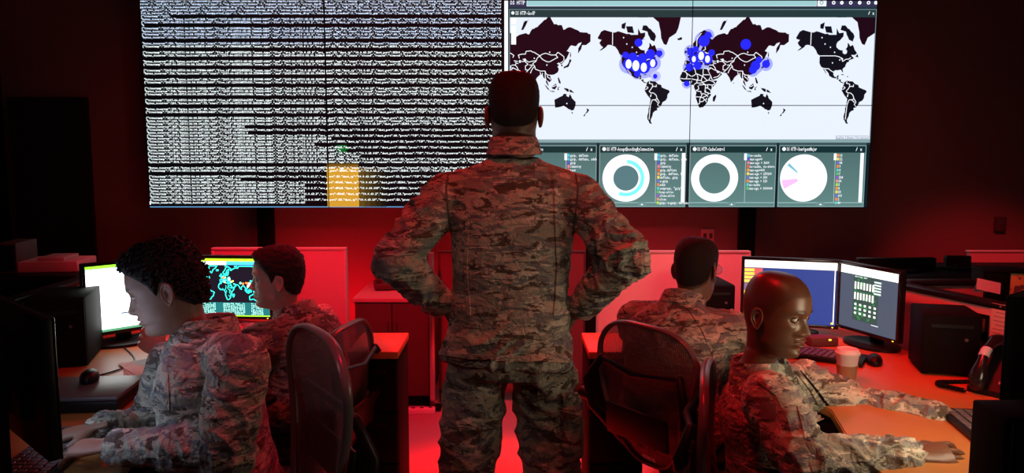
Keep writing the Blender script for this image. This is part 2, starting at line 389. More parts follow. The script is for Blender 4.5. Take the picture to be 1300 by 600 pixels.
# coarse outlines of the continents (longitude, latitude)
LAND = {
 'north_america': [(-168,66),(-162,70),(-156,71),(-141,69.6),(-128,70),(-115,68.5),(-108,68),(-95,68),(-95,72),(-90,69),(-82,69.5),(-82,67),(-87,64.5),(-94,61),(-94,58),(-88,56.5),(-82.5,55),(-82,52),(-79,51.5),(-79,55),(-77,57.5),(-78,62.3),(-72,61.5),(-69,59),(-64.5,60.3),(-61,56),(-56,52),(-60,50),(-66.5,50),(-65,48.5),(-61,46),(-66,44.5),(-70,43.5),(-70,41.7),(-74,40.5),(-76,37),(-76,35),(-81,31.5),(-80,27),(-80.5,25.2),(-82.5,28),(-84,30),(-90,29.3),(-94,29.5),(-97.3,27.5),(-97.5,22),(-95,18.5),(-91,18.8),(-90,21),(-87,21.3),(-88.5,16),(-83.5,15),(-83.5,11),(-80,9),(-77.5,8.5),(-80,7.3),(-83,8.3),(-86,11),(-88,13),(-94,16),(-99,16.7),(-105,20),(-106,23.5),(-110,28),(-113,31),(-114.7,31.5),(-112,27),(-109.6,23),(-112,25),(-115,29),(-117,32.5),(-120.5,34.5),(-122.5,37.5),(-124,40.5),(-124,46.5),(-123,49),(-128,51),(-131,55),(-136,58.5),(-145,60.2),(-150,60),(-153,58),(-160,55.5),(-165,54.5),(-158,58),(-162,59.5),(-165,62),(-161,64.3),(-167,65)],
 'greenland': [(-73,78),(-65,81),(-45,82),(-22,81),(-18,77),(-22,72),(-26,69),(-38,66),(-43,60),(-48,61),(-53,66),(-54,70),(-58,75)],
 'baffin': [(-80,73.5),(-72,71.5),(-62,67),(-65,63),(-72,64.5),(-78,70),(-88,71),(-86,73.5)],
 'victoria_island': [(-117,73),(-105,73),(-102,69),(-114,69.5)],
 'ellesmere': [(-88,80.5),(-70,82),(-78,77),(-95,77)], 'banks': [(-125,74),(-117,75),(-119,71.5),(-125,72)],
 'south_america': [(-77.5,8.5),(-72,12),(-67,10.8),(-62,10.7),(-57,6),(-51.5,4.5),(-50,0),(-44,-2.5),(-37,-5),(-35,-8),(-39,-13),(-39.5,-19),(-42,-23),(-48,-26),(-49,-29),(-53,-34),(-58,-35),(-57,-38),(-62,-39.5),(-65,-42),(-66,-46),(-69,-50.5),(-68.5,-53),(-66,-55),(-71,-54.5),(-75,-50),(-75.5,-46),(-73.5,-41),(-73.5,-36),(-71.5,-30),(-70.3,-20),(-76,-14),(-81,-6),(-80.5,-2),(-78.5,2),(-77.5,6)],
 'africa': [(-6,35.8),(0,36),(10,37.2),(11,34),(19,31),(24,32),(32,31.2),(34,28),(37,22),(38.5,17),(43,11.8),(51,12),(48,6),(42,-1),(39,-6),(40.5,-14),(35,-20),(35,-24),(32.5,-28),(27,-33.5),(20,-34.7),(18,-32),(14.5,-23),(12,-17),(13.5,-9),(9,-1),(9,4),(5,4.5),(-4,5.2),(-8,4.5),(-13,9),(-17,14.5),(-16.5,20.5),(-13,27.5),(-9.5,31)],
 'madagascar': [(49.3,-12.5),(50.3,-16),(47,-25),(44,-24.5),(44.3,-17)],
 'eurasia': [(-9,43),(-9,37),(-5.5,36.2),(-2,37),(0,39.5),(3,42),(7,43.5),(10.5,43),(16,38.5),(18,40.3),(13,44.5),(16,43),(20,40),(22,36.8),(24,38),(23,40.5),(26,40.5),(27,37),(31,36.5),(36,36.5),(35,32),(34.5,31),(35,28),(39,21),(43,13),(52,16),(59.5,22.5),(56,26),(51,24.5),(48,30),(51,29),(57,26.5),(62,25),(67,25),(70,21),(73,17),(76.5,8.5),(80,13),(82,17),(87,21.5),(92,22),(94.5,16.5),(98,15),(98.5,9),(103.5,1.5),(103,5),(100,13),(105,9),(109,13),(106,19),(108,21.5),(114,22.5),(120,26),(122,31),(119.5,35),(122.5,37),(118,39),(122,40.5),(125,39),(126.5,35),(129,35.5),(128,39.5),(132,43),(136,46),(141,53),(136,54.5),(143,59.5),(153,59),(157,61.5),(163,62.5),(157,57),(156.5,51.5),(162,56),(164,60),(171,60),(179,63),(179,68.5),(170,69.5),(160,69.7),(150,71.5),(140,72.5),(130,71),(127,73.5),(113,74),(105,77.5),(95,76),(85,73.5),(80,72.5),(73,71.5),(68,68.5),(60,69),(50,68),(44,66.5),(40,64.5),(35,66.5),(41,67),(31,70),(25,71),(18,69.5),(12,65),(5,61.5),(6,58.2),(11,59),(13,55.5),(17,58),(18,61),(23,65.5),(25,65),(21.5,61.5),(29,60),(23,58.5),(20,54.7),(11,54),(9.5,57.3),(8,54),(4,52),(-1.5,49),(-4.5,48.3),(-1.5,46),(-2,43.5)],
 'britain': [(-5,50),(1,51),(0,53.5),(-3,58.5),(-6,57),(-3,54)], 'ireland': [(-10,52),(-6,52),(-6,55),(-9,54.5)],
 'iceland': [(-24,65.5),(-22,64),(-15,64.5),(-15,66.3)], 'novaya_zemlya': [(53,71),(57,71),(67,76.5),(58,75)],
 'svalbard': [(12,79),(17,77),(24,80),(15,80)], 'severnaya': [(95,79),(104,79),(99,81)],
 'japan': [(130.5,31.5),(135,33.5),(140,35),(142,39.5),(145,43.5),(141.5,45.3),(140,41),(137,37),(131,34.5)], 'sakhalin': [(142,46),(144,49),(143,54),(142,51)],
 'sumatra': [(95.5,5.5),(100,2),(106,-6),(101,-3)], 'borneo': [(109,1),(117,7),(118.5,1),(115,-4),(110,-2.5)], 'java': [(105.5,-6.5),(114,-7),(114,-8.5),(106,-7.5)],
 'sulawesi': [(119.5,-5),(120,0),(125,1.3),(121,-1),(122.5,-5)], 'philippines': [(120.5,18),(122,17),(125.5,9),(125,6),(122,8),(120.5,14)],
 'new_guinea': [(131,-1),(137,-2),(145,-5),(150.5,-10.5),(143,-8.5),(138,-8),(133,-4)], 'sri_lanka': [(80,9.5),(82,7),(80.5,6)],
 'australia': [(114,-22),(122,-18),(129,-15),(131,-11.5),(136.5,-12),(136,-15.5),(140,-17.5),(142.5,-11),(146,-19),(153,-25.5),(153,-31),(150,-37.5),(145,-38.5),(139.5,-36.5),(136,-34),(131,-31.5),(124,-33.5),(115.5,-34.5),(115,-30)],
 'tasmania': [(145,-41),(148.3,-41),(147,-43.5)], 'new_zealand': [(173,-35),(178.3,-37.8),(175,-41.5),(171,-43),(170.5,-46),(167,-46),(172.5,-41),(174,-39)],
 'cuba': [(-84.5,22),(-80,23),(-74.5,20.2),(-79,21.5)], 'hispaniola': [(-74,19.8),(-69,19),(-72,18)], 'newfoundland': [(-59,48),(-55,51.5),(-53,47)],
}
BORDERS = [
 [(-123,49),(-95,49),(-89,48),(-83,46),(-82,42),(-79,43.3),(-75,45),(-71,45),(-67,47)], [(-141,60),(-141,69.6)],
 [(-117,32.5),(-106.5,31.8),(-103,29),(-97.3,26)], [(-92,15),(-91,18)], [(-89,14),(-84,15)],
 [(-72,11),(-73,7),(-67,6),(-67,1),(-70,-4),(-73,-7),(-70,-10),(-65,-10),(-60,-14),(-58,-20),(-55,-24),(-54,-26),(-57,-30),(-53,-33)],
 [(-80,-4),(-76,-2),(-75,0),(-78,1)], [(-70,-17),(-69,-12)], [(-67,-22),(-70,-30),(-71,-40),(-72,-50)], [(-58,-20),(-62,-22),(-67,-22)], [(-60,5),(-60,1),(-64,2),(-67,1)], [(-62,-22),(-58,-25),(-57,-27)],
 [(-9,27.5),(-3,30),(-1,35)], [(9,37),(8,33),(10,30),(12,23.5),(4,19),(-3,23),(-9,27.5),(-13,27.5)], [(25,31.5),(25,22),(36,22)], [(25,22),(24,19.5),(15,23),(12,23.5)], [(24,19.5),(22,12),(24,8.5),(31,4),(35,5)],
 [(-16,16),(-10,15),(-4,15),(4,15),(14,13),(22,12)], [(-13,9),(-8,8),(-8,4.5)], [(-3,5),(-3,11)], [(1,6),(1,11)], [(3,6.5),(4,12)], [(9,4.5),(14,8),(14,13)], [(14,8),(18,7.5),(23,8)], [(16,3),(18,-3),(13,-5.5)], [(18,4),(27,5),(31,4)], [(30,4),(29.5,-4),(29,-8.5),(31,-9)],
 [(13,-6),(17,-7),(22,-7.5),(22,-11),(24,-13),(22,-17),(12,-17)], [(34,-1),(39,-5)], [(30,-1),(34,-1)], [(31,-9),(34,-9.5),(40,-11)], [(24,-11),(29,-12),(33,-14),(30,-16),(25,-18)], [(33,-14),(35,-17)], [(25,-18),(21,-18),(20,-22),(20,-28),(17,-29)], [(25,-18),(29,-22),(31,-22),(33,-19)], [(20,-25),(25,-25),(29,-22)], [(31,-22),(32,-26)], [(35,5),(42,4),(42,-1)], [(37,17),(36,13),(42,11)], [(42,11),(47,8),(45,5),(42,4)], [(34,5),(34,-1)], [(-6,15),(-4,20),(-5,25)], [(14,23),(16,16),(14,13)], [(8,33),(10,30)], [(24,20),(33,12),(36,13)], [(27,5),(24,9),(33,12)],
 [(-2,43.3),(3,42.4)], [(-7,42),(-7,38)], [(2,51),(6,49.5),(8,48.5),(7,46),(7,44)], [(6,52),(7,51),(6,49.5)], [(8,48.5),(13,48),(16,48.5),(18,50),(14,51),(14.5,54)], [(18,50),(23,50),(24,54)], [(13,46.5),(16,46.5),(16,48.5)], [(16,46),(22,48),(28,48),(28,45)], [(20,46),(22,44),(28,44)], [(16,45),(19,43),(21,42),(26,42)],
 [(22,54),(28,56),(27,60)], [(28,52),(31,52),(34,52),(40,49.5),(38,47)], [(24,66),(30,68),(30,63),(28,61)], [(12,64),(14,66),(20,69)], [(24,54),(31,52)], [(12,59),(12,62),(12,64)],
 [(40,43),(47,42)], [(42,41),(45,39.5),(48,39)], [(36,37),(42,37),(44,39)], [(42,37),(45,35),(48,30)], [(36,33),(39,33),(45,30),(48,29)], [(35,29.5),(39,33)], [(44,17),(52,19),(55,22),(56,24)],
 [(50,46),(48,50),(55,51),(61,51),(62,54),(71,54.5),(77,53),(82,51),(87,49)], [(54,42),(60,42),(66,38),(61,36)], [(56,45),(62,43),(68,41),(71,42),(80,43)], [(61,36),(61,30),(66,29.5),(70,33),(74,37),(68,37)], [(66,29.5),(62,26)], [(70,24.5),(72,29),(75,33),(78,35)],
 [(87,49),(82,46),(80,42),(74,39),(78,35),(79,31),(88,28),(97,28),(98,24),(102,21.5),(108,21.5)], [(87,49),(92,51),(98,52),(107,50),(116,50),(120,47),(116,46),(111,44),(105,41.5),(97,42.7),(90,46),(87,49)], [(116,50),(120,53),(127,50),(131,48),(131,43)], [(125,40),(130,42.5)], [(126,38),(128,38.5)],
 [(97,28),(97,18),(99,12)], [(101,21),(101,18),(105,16),(107,13)], [(88,26),(89,22)], [(92,25),(92,21)], [(141,-3),(141,-9)], [(110,1),(114,2),(117,4)],
]
def merc(lon, lat, x0, y0, k):
    lat = max(-80, min(81, lat)); return (x0+lon*k, y0-math.degrees(math.log(math.tan(PI/4+math.radians(lat)/2)))*k)

# ---------------------------------------------------------------- the room
WALL_Y = 5.35
struct('floor', MB().b6(-4.2, 4.2, -1.5, WALL_Y+0.1, -0.1, 0), 'carpet')
struct('ceiling', MB().b6(-4.2, 4.2, -1.5, WALL_Y+0.1, 3.0, 3.1), 'ceiling')
struct('wall_back', MB().b6(-4.2, 4.2, WALL_Y, WALL_Y+0.1, 0, 3.0), 'wall')
struct('wall_left', MB().b6(-4.3, -4.2, -1.5, WALL_Y+0.1, 0, 3.0), 'wall')
struct('wall_right', MB().b6(4.2, 4.3, -1.5, WALL_Y+0.1, 0, 3.0), 'wall')
struct('wall_front', MB().b6(-4.2, 4.2, -1.6, -1.5, 0, 3.0), 'wall')
struct('baseboard_back', MB().b6(-4.2, 4.2, WALL_Y-0.015, WALL_Y, 0, 0.1), 'matte_black')
# dark door in the back wall, with its frame
dx0, dx1 = P(20, 200, WALL_Y).x, P(117, 200, WALL_Y).x; dz = P(60, 124, WALL_Y).z
d = struct('door_1', MB().b6(dx0, dx1, WALL_Y-0.045, WALL_Y-0.002, 0.01, dz), 'door')
part('door_handle', MB().tube([(dx1-0.07, WALL_Y-0.05, 1.0), (dx1-0.07, WALL_Y-0.1, 1.0), (dx1-0.18, WALL_Y-0.1, 1.0)], 0.009), 'gloss_black', d)
struct('trim_1', MB().b6(P(0, 200, WALL_Y).x-0.2, P(8, 200, WALL_Y).x, WALL_Y-0.05, WALL_Y-0.002, 0, 2.4), 'matte_black')

# ---------------------------------------------------------------- video wall
SY = 5.15
X0 = P(190, 262, SY).x; X4 = P(1101, 264, SY).x; ZB = P(645, 263.5, SY).z
TW = (X4-X0)/4; TH = TW*9/16
k_px = TW/227.75                                   # metres for one picture unit on the wall
def wx(px): return X0+(px-190)*k_px
def wz(py): return ZB+(263-py)*k_px*1.0
cv = Canvas()
WHITE = S(245, 250, 255); TXT = (1.35, 1.5, 1.5)
# terminal
cv.rect(150, -40, 640.5, 264, S(3, 5, 8), 0)
cv.rect(190, 261.3, 640.5, 263, S(95, 150, 200), 1)
cv.rect(416, 213, 456, 262, S(205, 150, 45), 1); cv.rect(416, 206, 456, 213, S(20, 14, 4), 1, S(160, 112, 30))
for i in range(5): cv.rect(456+i*7, 212, 463+i*7, 262, S(92-18*i, 68-13*i, 22-4*i), 1)
for (gx, gy, gw) in ((430, 184, 12), (426, 187, 18), (431, 190, 10)): cv.rect(gx, gy, gx+gw, gy+3, S(5, 95, 35), 1)
rnd = random.Random(11)
def entry():
    h = rnd.randint(1, 6); t = rnd.randint(100000, 999999); ip = '10.0.%d.%d' % (rnd.choice((0, 63)), rnd.choice((63, 103, 2, 3, 103)))
    a = '{"timestamp":"2017-06-03T11:06:04.%06d-0400","flow_id":%d,"event_type":"flow","src_ip":"%s","src_port":%d,"dest_ip":"10.0.63.%d","dest_port":%d,"proto":"TCP","flow":{"pkts_toserver":%d,"pkts_toclient":%d,' % (t, rnd.randint(10**12, 10**13), ip, rnd.choice((53, 443, 47665, 35301)), rnd.choice((2, 103, 20)), rnd.choice((53, 80, 35301)), h, h+1)
    b = '"bytes_toserver":%d,"bytes_toclient":%d,"start":"2017-06-03T11:05:03.%06d-0400","end":"2017-06-03T11:05:03.%06d-0400","age":0,"state":"closed","reason":"timeout","alerted":false},"tcp":{"tcp_flags":"1b","tcp_flags_ts":"13","syn":true}}' % (rnd.randint(120, 900), rnd.randint(54, 400), t-1000, t)
    return a, b
stats = '"invalid_ip_version":0,"ipv4_pkt_too_small":0,"unsupported_type":0,"tcp_reassembly_memuse":0,"segment_memcap_drop":0,"stream_depth_reached":0,"reassembly_gap":0,"flow":{"memcap":0,"udp":2,"tcp":114,"icmp":0,"bypassed":0,"emerg_mode_over":0},'
BL = {6: 229, 9: 196, 14: 190, 17: 190, 20: 190, 23: 190, 26: 190, 29: 190, 33: 190, 36: 190, 39: 190, 43: 316, 45: 320, 47: 424, 49: 402, 51: 435, 53: 460, 56: 190, 59: 190, 61: 307, 63: 388, 65: 388, 67: 388, 69: 388, 70: 190}
RP, CA = 3.66, 1.93
pend = []
for r in range(-1, 71):
    end = BL.get(r, 640)
    if r < 6: s = stats[(r*37) % 60:]+stats
    else:
        if not pend: pend = list(entry())
        s = pend.pop(0)
    s = s+stats; n = max(0, int((min(end, 638)-191)/CA))
    if n > 1: cv.text(191, 1.6+r*RP+RP*0.95, s[:n], 2.6, CA, TXT if r > 15 else (1.0, 1.2, 1.5), 3)
cv.rect(190.4, 255, 191.8, 259, TXT, 2)
# browser window
cv.rect(640.5, -40, 1110, 264, WHITE, 0)
DK = S(22, 38, 44)
cv.rect(645, -40, 1101.5, 6, S(24, 32, 44), 1)
cv.rect(640, -40, 700, 4.6, WHITE, 2); cv.text(646, 4.6, 'kibana', 9, 6.4, S(70, 85, 95), 4)
cv.rect(640.5, 0, 646, 6, S(235, 240, 120), 3); cv.rect(652, 0, 657, 5, S(235, 120, 210), 3)
cv.text(707, 2.2, 'Discover', 3, 3, S(150, 160, 170), 3); cv.rect(742, -10, 766, 4.8, S(95, 165, 215), 2); cv.text(745, 3, 'Dashboard', 3, 2.2, WHITE, 3)
cv.text(775, 2.2, 'Timelion', 3, 2.6, WHITE, 3); cv.text(1083, 3, 'Last 24 h', 3, 2.1, WHITE, 3)
cv.rect(645, 4.8, 1101.5, 15, S(50, 48, 78), 1); cv.text(648, 11.8, 'DS HTTP', 5, 2.6, WHITE, 3)
cv.rect(668, 5.4, 1026, 14, S(150, 196, 200), 2); cv.frame(668, 5.4, 1026, 14, 0.7, S(200, 225, 228), 3)
cv.rect(1027, 5.4, 1038, 14, S(228, 236, 242), 2); cv.ring(1032, 9.5, 1.5, 2.4, 0, 2*PI, S(120, 150, 160), 3)
for i, x in enumerate((1047, 1057, 1068, 1079, 1090, 1099)): cv.ring(x, 9.7, 0.5 if i % 2 else 1.0, 2.2, 0, 2*PI, WHITE, 3, 12)
cv.rect(645, 15, 1101.5, 184, S(30, 50, 58), 1)
cv.rect(646.5, 17.5, 1100.5, 27, S(34, 56, 58), 2); cv.frame(646.5, 17.5, 1100.5, 181, 0.7, S(120, 140, 150), 3)
cv.ring(651, 22, 0, 2, 0, 2*PI, WHITE, 4, 12); cv.text(654.5, 24.3, 'DS HTTP-GeoIP', 4.6, 1.85, WHITE, 4)
cv.text(1090, 24, '/ x', 4, 2.6, WHITE, 4)
cv.rect(647.5, 27.3, 1099.5, 177, S(222, 230, 243), 3)
cv.rect(647.5, 177, 1099.5, 181, S(130, 158, 162), 3)
for yy in (32, 42, 50, 57): cv.rect(649, yy-4, 655, yy+3.2, WHITE, 8)
mapclip = (647.5, 27.3, 1099.5, 177)
K = 246/360.0; EQ = 112.5
mp = Canvas()
for x0 in (871-246, 871, 871+246):
    for nm, pl in LAND.items():
        wob = []
        for (a, b), (c, e) in zip(pl, pl[1:]+pl[:1]):
            wob.append((a, b)); dd = math.hypot(c-a, e-b)
            for q in range(1, int(dd/4)+1):
                t = q/(int(dd/4)+1); j = 0.9
                wob.append((a+(c-a)*t+j*noise.noise((a+q, b, 1.0)), b+(e-b)*t+j*noise.noise((a, b+q, 5.0))))
        cold = S(30, 8, 20) if nm in ('eurasia', 'greenland') or (nm == 'north_america' and x0 < 1000) else S(14, 16, 26)  # maroon land: red glare on the screen painted into the map colour
        mp.poly([merc(a, b, x0, EQ, K) for a, b in wob], cold, 4)
    for ln in BORDERS:
        q = []
        for (a, b), (c, e) in zip(ln, ln[1:]):
            q.append((a, b)); q.append(((a+c)/2+1.2*noise.noise((a, b, 3.0)), (b+e)/2+1.2*noise.noise((b, a, 9.0))))
        q.append(ln[-1])
        mp.line([merc(a, b, x0, EQ, K) for a, b in q], 0.85, WHITE, 6)
    for lon, lat in [(-100, 40), (-90, 60), (-105, 58), (-84, 45.5), (-87, 44), (-82, 45), (60, 44), (51, 42), (105, 53), (33, -1), (30, -7), (35, -12), (15, 13), (-97, 53), (-115, 61), (-121, 66), (30, 61), (77, 46), (137, -28), (-70, -15.5), (100, 37)]:
        x, y = merc(lon, lat, x0, EQ, K); mp.ring(x, y, 0, 0.8 if lon not in (51, 60) else 1.5, 0, 2*PI, S(222, 230, 243), 5, 10, 1.2)
    x, y = merc(-84, 60, x0, EQ, K); mp.ring(x, y, 0, 7.0, 0, 2*PI, S(222, 230, 243), 5, 20, 0.9)   # the bay
    mp.ring(x+4, y+8, 0, 2.6, 0, 2*PI, S(222, 230, 243), 5, 12, 1.2)
# blue traffic blots
def blot(x, y, r, c, core=None):
    mp.ring(x, y, r, r*1.7, 0, 2*PI, S(165, 170, 240), 3.6, 24)
    mp.ring(x, y, 0, r, 0, 2*PI, c, 7, 20)
    if core: mp.ring(x, y, 0, core, 0, 2*PI, S(240, 248, 255), 8, 16, 1.5)
BLUE = S(35, 40, 238)
for x, y, r, co in ((795, 84, 7, 3.8), (804, 86, 8, 4.4), (814, 88, 8, 3.8), (825, 83, 6, 3.2), (800, 76, 6, 0), (812, 77, 6, 0), (822, 72, 6, 0), (806, 96, 4, 0), (807, 58, 5, 0), (791, 73, 4, 0), (828, 99, 3, 0), (833, 71, 4, 0)): blot(x, y, r, BLUE, co)
mp.ring(829, 99, 3.4, 6.5, 0, 2*PI, S(188, 190, 242), 7.5, 20)
for x, y, r, co in ((888, 56, 7, 0), (893, 49, 4.5, 0), (872, 69, 5, 0), (876, 78, 6, 2.5), (885, 74, 6.5, 3.5), (893, 78, 6.5, 3.0), (881, 86, 5, 0), (871, 88, 5, 0), (898, 70, 4, 0), (878, 66, 4, 0), (868, 108, 3.6, 0), (940, 60, 6.6, 0), (953, 86, 6, 0), (950, 91, 5, 0), (957, 79, 4, 0), (966, 84, 5, 0)): blot(x, y, r, BLUE, co)
mp.line([(647, 130), (1101, 130)], 0.01, S(20, 30, 40), 9)
mp.text(1058, 176, 'Leaflet | Elastic Tile Service', 2.3, 1.3, S(60, 70, 80), 8)
mp.frame(1057, 172.5, 1098, 177, 0.5, S(120, 130, 150), 8)
# panels
def pan(x0, x1, title):
    g1, g2 = S(74, 104, 104), S(92, 128, 126)
    cv.rect(x0, 184.5, x1, 262, g1, 2, g2); cv.rect(x0, 184.5, x1, 193.5, S(18, 46, 48), 3)
    cv.frame(x0, 184.5, x1, 262, 0.8, S(135, 165, 168), 4); cv.rect(x0, 256.2, x1, 256.9, S(165, 200, 200), 4)
    m = (x0+x1)/2; cv.rect(m-5, 255.5, m+5, 261.5, S(105, 140, 140), 5); cv.poly([(m-1.6, 259.6), (m+1.6, 259.6), (m, 257.4)], WHITE, 6)
    cv.ring(x0+6, 189, 0, 2.4, 0, 2*PI, WHITE, 5, 16); cv.text(x0+9.5, 191.2, title, 4.6, 1.72, WHITE, 5)
    cv.text(x1-13.5, 191.3, '/ x', 4.4, 2.8, WHITE, 5)
    cv.rect(x0, 181.6, x1, 184.4, S(60, 84, 88), 2)
cv.rect(645, 181, 1101.5, 264, S(14, 30, 36), 1)
pan(647, 756.5, 'DS HTTP-ContentType'); pan(760, 869.5, 'DS HTTP-AcceptEncodingByConnection'); pan(874, 983, 'DS HTTP-CacheControl'); pan(986.5, 1096, 'DS HTTP-UserAgentMajor')
cv.ring(794, 225.5, 15.8, 29.8, 0, 2*PI, WHITE, 6, 64); cv.ring(794, 225.5, 18.6, 23, 0.05, 3.55, S(125, 240, 248), 7, 64)
cv.ring(793.8, 225.5, 0, 15.8, 0, 2*PI, S(82, 118, 124), 6, 40)
cv.ring(906, 225.5, 19.5, 29.8, 0, 2*PI, WHITE, 6, 64)
cv.ring(1018.5, 225.5, 0, 29.8, 0, 2*PI, WHITE, 6, 64)
cv.ring(1018.5, 225.5, 8, 27.5, 4.20, 4.62, S(252, 190, 245), 7, 64); cv.ring(1018.5, 225.5, 11, 26.5, 5.36, 5.50, S(120, 190, 205), 7, 64)
def legend(x, cols, words, bar=None, y0=197.0, pitch=4.6):
    cv.rect(x-4, 194.5, x-0.5, 203, WHITE, 6)
    cv.rect(x-2.2, 203, x-1.6, 256, S(170, 200, 200), 5)
    for i, w in enumerate(words):
        cv.rect(x, y0+i*pitch-1.8, x+2.8, y0+i*pitch+1.6, cols[i % len(cols)], 6)
        cv.text(x+3.4, y0+i*pitch+1.6, w, 3.4, 1.75, WHITE, 6)
    if bar: cv.rect(bar, 194, bar+4.4, 256, WHITE, 6)
LC = [S(70, 200, 225), S(90, 190, 215), S(90, 80, 200), S(235, 120, 150), S(240, 90, 60), S(245, 150, 60), S(250, 215, 90), S(110, 110, 200), S(240, 130, 70), S(90, 200, 190), S(90, 190, 110), S(150, 80, 200), S(230, 150, 120), S(170, 220, 70)]
legend(720, LC, ['gzip, deflate', 'gzip, deflate, sdch', 'gzip', 'identity', 'text', 'image'])
legend(833.5, LC, ['gzip, deflate', 'gzip, deflate, sdch', 'gzip', 'identity', 'gzip,deflate', 'gzip, deflate, br', 'deflate, gzip', 'x-gzip', 'sdch', 'compress, "gzip"', 'keep-alive', 'close-alive', 'close', 'gzip, x-gzip, deflate'], 864)
legend(946.5, LC[1:], ['no-cache', 'max-age=0', 'max-age = 3600', 'no-cache, no-store', 'max-age=600', 'max-age = 259200', 'max-age = 300', 'max-age = 120', 'no-cache', 'max-age = 1000000'])
legend(1059.5, LC[5:], ['11', '52', '58', '9', '4', '7', '534', '54', '5', '8', '53', '601', '2', '49'], 1089)
# assemble the 8 panels; each carries its piece of the picture
def clone_clip(c, clip):
    out = Canvas()
    for q, col, lay in c.p:
        xs = [p[0] for p in q]; ys = [p[1] for p in q]
        if max(xs) < clip[0] or min(xs) > clip[2] or max(ys) < clip[1] or min(ys) > clip[3]: continue
        out.p.append((q, col, lay))
    out.g = c.g; return out
# clip the map to its own frame first
def clip_conv(q, r):
    c = q
    for ax, lim, sg in ((0, r[0], 1), (0, r[2], -1), (1, r[1], 1), (1, r[3], -1)):
        out = []
        for i in range(len(c)):
            a, b = c[i-1], c[i]; ia = (a[ax]-lim)*sg >= 0; ib = (b[ax]-lim)*sg >= 0
            if ia != ib:
                t = (lim-a[ax])/(b[ax]-a[ax]); out.append((a[0]+t*(b[0]-a[0]), a[1]+t*(b[1]-a[1])))
            if ib: out.append(b)
        c = out
        if len(c) < 3: return None
    return c
for q, col, lay in mp.p:
    c = clip_conv(q, mapclip)
    if c: cv.p.append((c, col, lay+0.5))
cv.g += [(x, y, ch, h, a, c, l+0.5) for x, y, ch, h, a, c, l in mp.g]
PXH = TH/k_px
names = [['log text, lower outer corner by the dark door', 'log text and a yellow patch at its bottom', 'map of Asia behind the standing man, ring chart below', 'ring chart and pie chart under the map of Africa'],
         ['log text, upper outer corner', 'log text, upper row next to the browser window', 'browser header above the Americas on the map', 'browser search bar above Europe and Asia on the map']]
for r in range(2):
    for c in range(4):
        x0, x1 = 190+c*227.75, 190+(c+1)*227.75; y1 = 263-r*PXH; y0 = y1-PXH
        t = thing('wall_screen', 'flat video wall screen showing '+names[r][c], 'display', ((wx(x0)+wx(x1))/2, SY, wz(y1)), 0, 'video wall display panels')
        w, h = TW, TH
        part('housing', MB().b6(-w/2, w/2, 0.001, 0.09, 0, h, 0.004), 'matte_black', t)
        b = MB(); e = 0.0024
        b.b6(-w/2, w/2, -0.002, 0.0, 0, e); b.b6(-w/2, w/2, -0.002, 0.0, h-e, h); b.b6(-w/2, -w/2+e, -0.002, 0.0, 0, h); b.b6(w/2-e, w/2, -0.002, 0.0, 0, h)
        part('bezel', b, 'matte_black', t)
        cx = wx(x0)+w/2
        sub = clone_clip(cv, (x0, y0, x1, y1))
        sub.build('screen', (x0+0.3, y0+0.3, x1-0.3, y1-0.3), lambda x, y, l, cx=cx, zz=wz(y1): (wx(x)-cx, -0.0005-0.0003*l, wz(y)-zz), 'wallscreen', t)
# black posts that carry the wall
for px, nm in ((338, 'behind the short-haired seated man'), (948, 'behind the seated man with glasses')):
    a = P(px, 290, 5.28); t = thing('support_post', 'black metal post carrying the video wall, '+nm, 'post', (a.x, 5.28, 0), 0, 'video wall posts')
    part('upright', MB().b6(-0.052, 0.052, -0.03, 0.03, 0.02, ZB+0.2, 0.004), 'matte_black', t)
    part('foot', MB().b6(-0.12, 0.12, -0.06, 0.06, 0, 0.02, 0.004), 'matte_black', t)
# things on the wall
a = P(898, 299, WALL_Y); t = thing('outlet_plate', 'small wall socket plate above the pink divider', 'socket', (a.x, WALL_Y-0.006, a.z))
part('plate', MB().box((0, 0, 0), (0.09, 0.012, 0.09), bevel=0.003), 'fabric_panel', t)
for sx in (-0.02, 0.02): part('socket', MB().box((sx, -0.007, 0), (0.022, 0.004, 0.035), bevel=0.001), 'cabinet', t)
a = P(1268, 284, WALL_Y); t = thing('thermostat', 'small dark thermostat box on the wall near the wooden board', 'thermostat', (a.x, WALL_Y-0.015, a.z))
part('casing', MB().box((0, 0, 0), (0.075, 0.03, 0.10), bevel=0.006), 'cabinet', t)
part('dial', MB().box((0, -0.017, 0.015), (0.04, 0.004, 0.03), bevel=0.001), 'grey', t)

# ---------------------------------------------------------------- dividers, cabinets
def divider(name, label, x0, x1, y, h, mat_='fabric_panel', z0=0.08, group=None, trim='panel_trim'):
    t = thing(name, label, 'divider', ((x0+x1)/2, y, 0), 0, group); w = (x1-x0)
    part('fabric', MB().b6(-w/2+0.012, w/2-0.012, -0.018, 0.018, z0, h-0.012, 0.003), mat_, t)
    f = MB(); f.b6(-w/2, w/2, -0.022, 0.022, h-0.012, h, 0.002); f.b6(-w/2, -w/2+0.014, -0.022, 0.022, 0.0, h-0.012, 0.002); f.b6(w/2-0.014, w/2, -0.022, 0.022, 0.0, h-0.012, 0.002); f.b6(-w/2, w/2, -0.022, 0.022, z0-0.02, z0)
    part('frame', f, trim, t); return t
a = P(270, 318, 4.05); b = P(440, 314, 4.05)
divider('partition_panel', 'bright red fabric divider behind the short-haired seated man', a.x, b.x, 4.05, b.z, group='fabric dividers')
a = P(757, 316, 4.05); b = P(952, 318, 4.05)
divider('partition_panel', 'pink fabric divider behind the man with glasses', a.x, b.x, 4.05, b.z, 'fabric_pale', group='fabric dividers')
a = P(570, 300, 4.75); b = P(742, 300, 4.75)
divider('partition_panel', 'low red divider panel behind the standing man', P(556, 300, 4.75).x, P(744, 300, 4.75).x, 4.75, P(650, 318, 4.75).z, 'fabric_dark', group='fabric dividers', trim='cabinet')
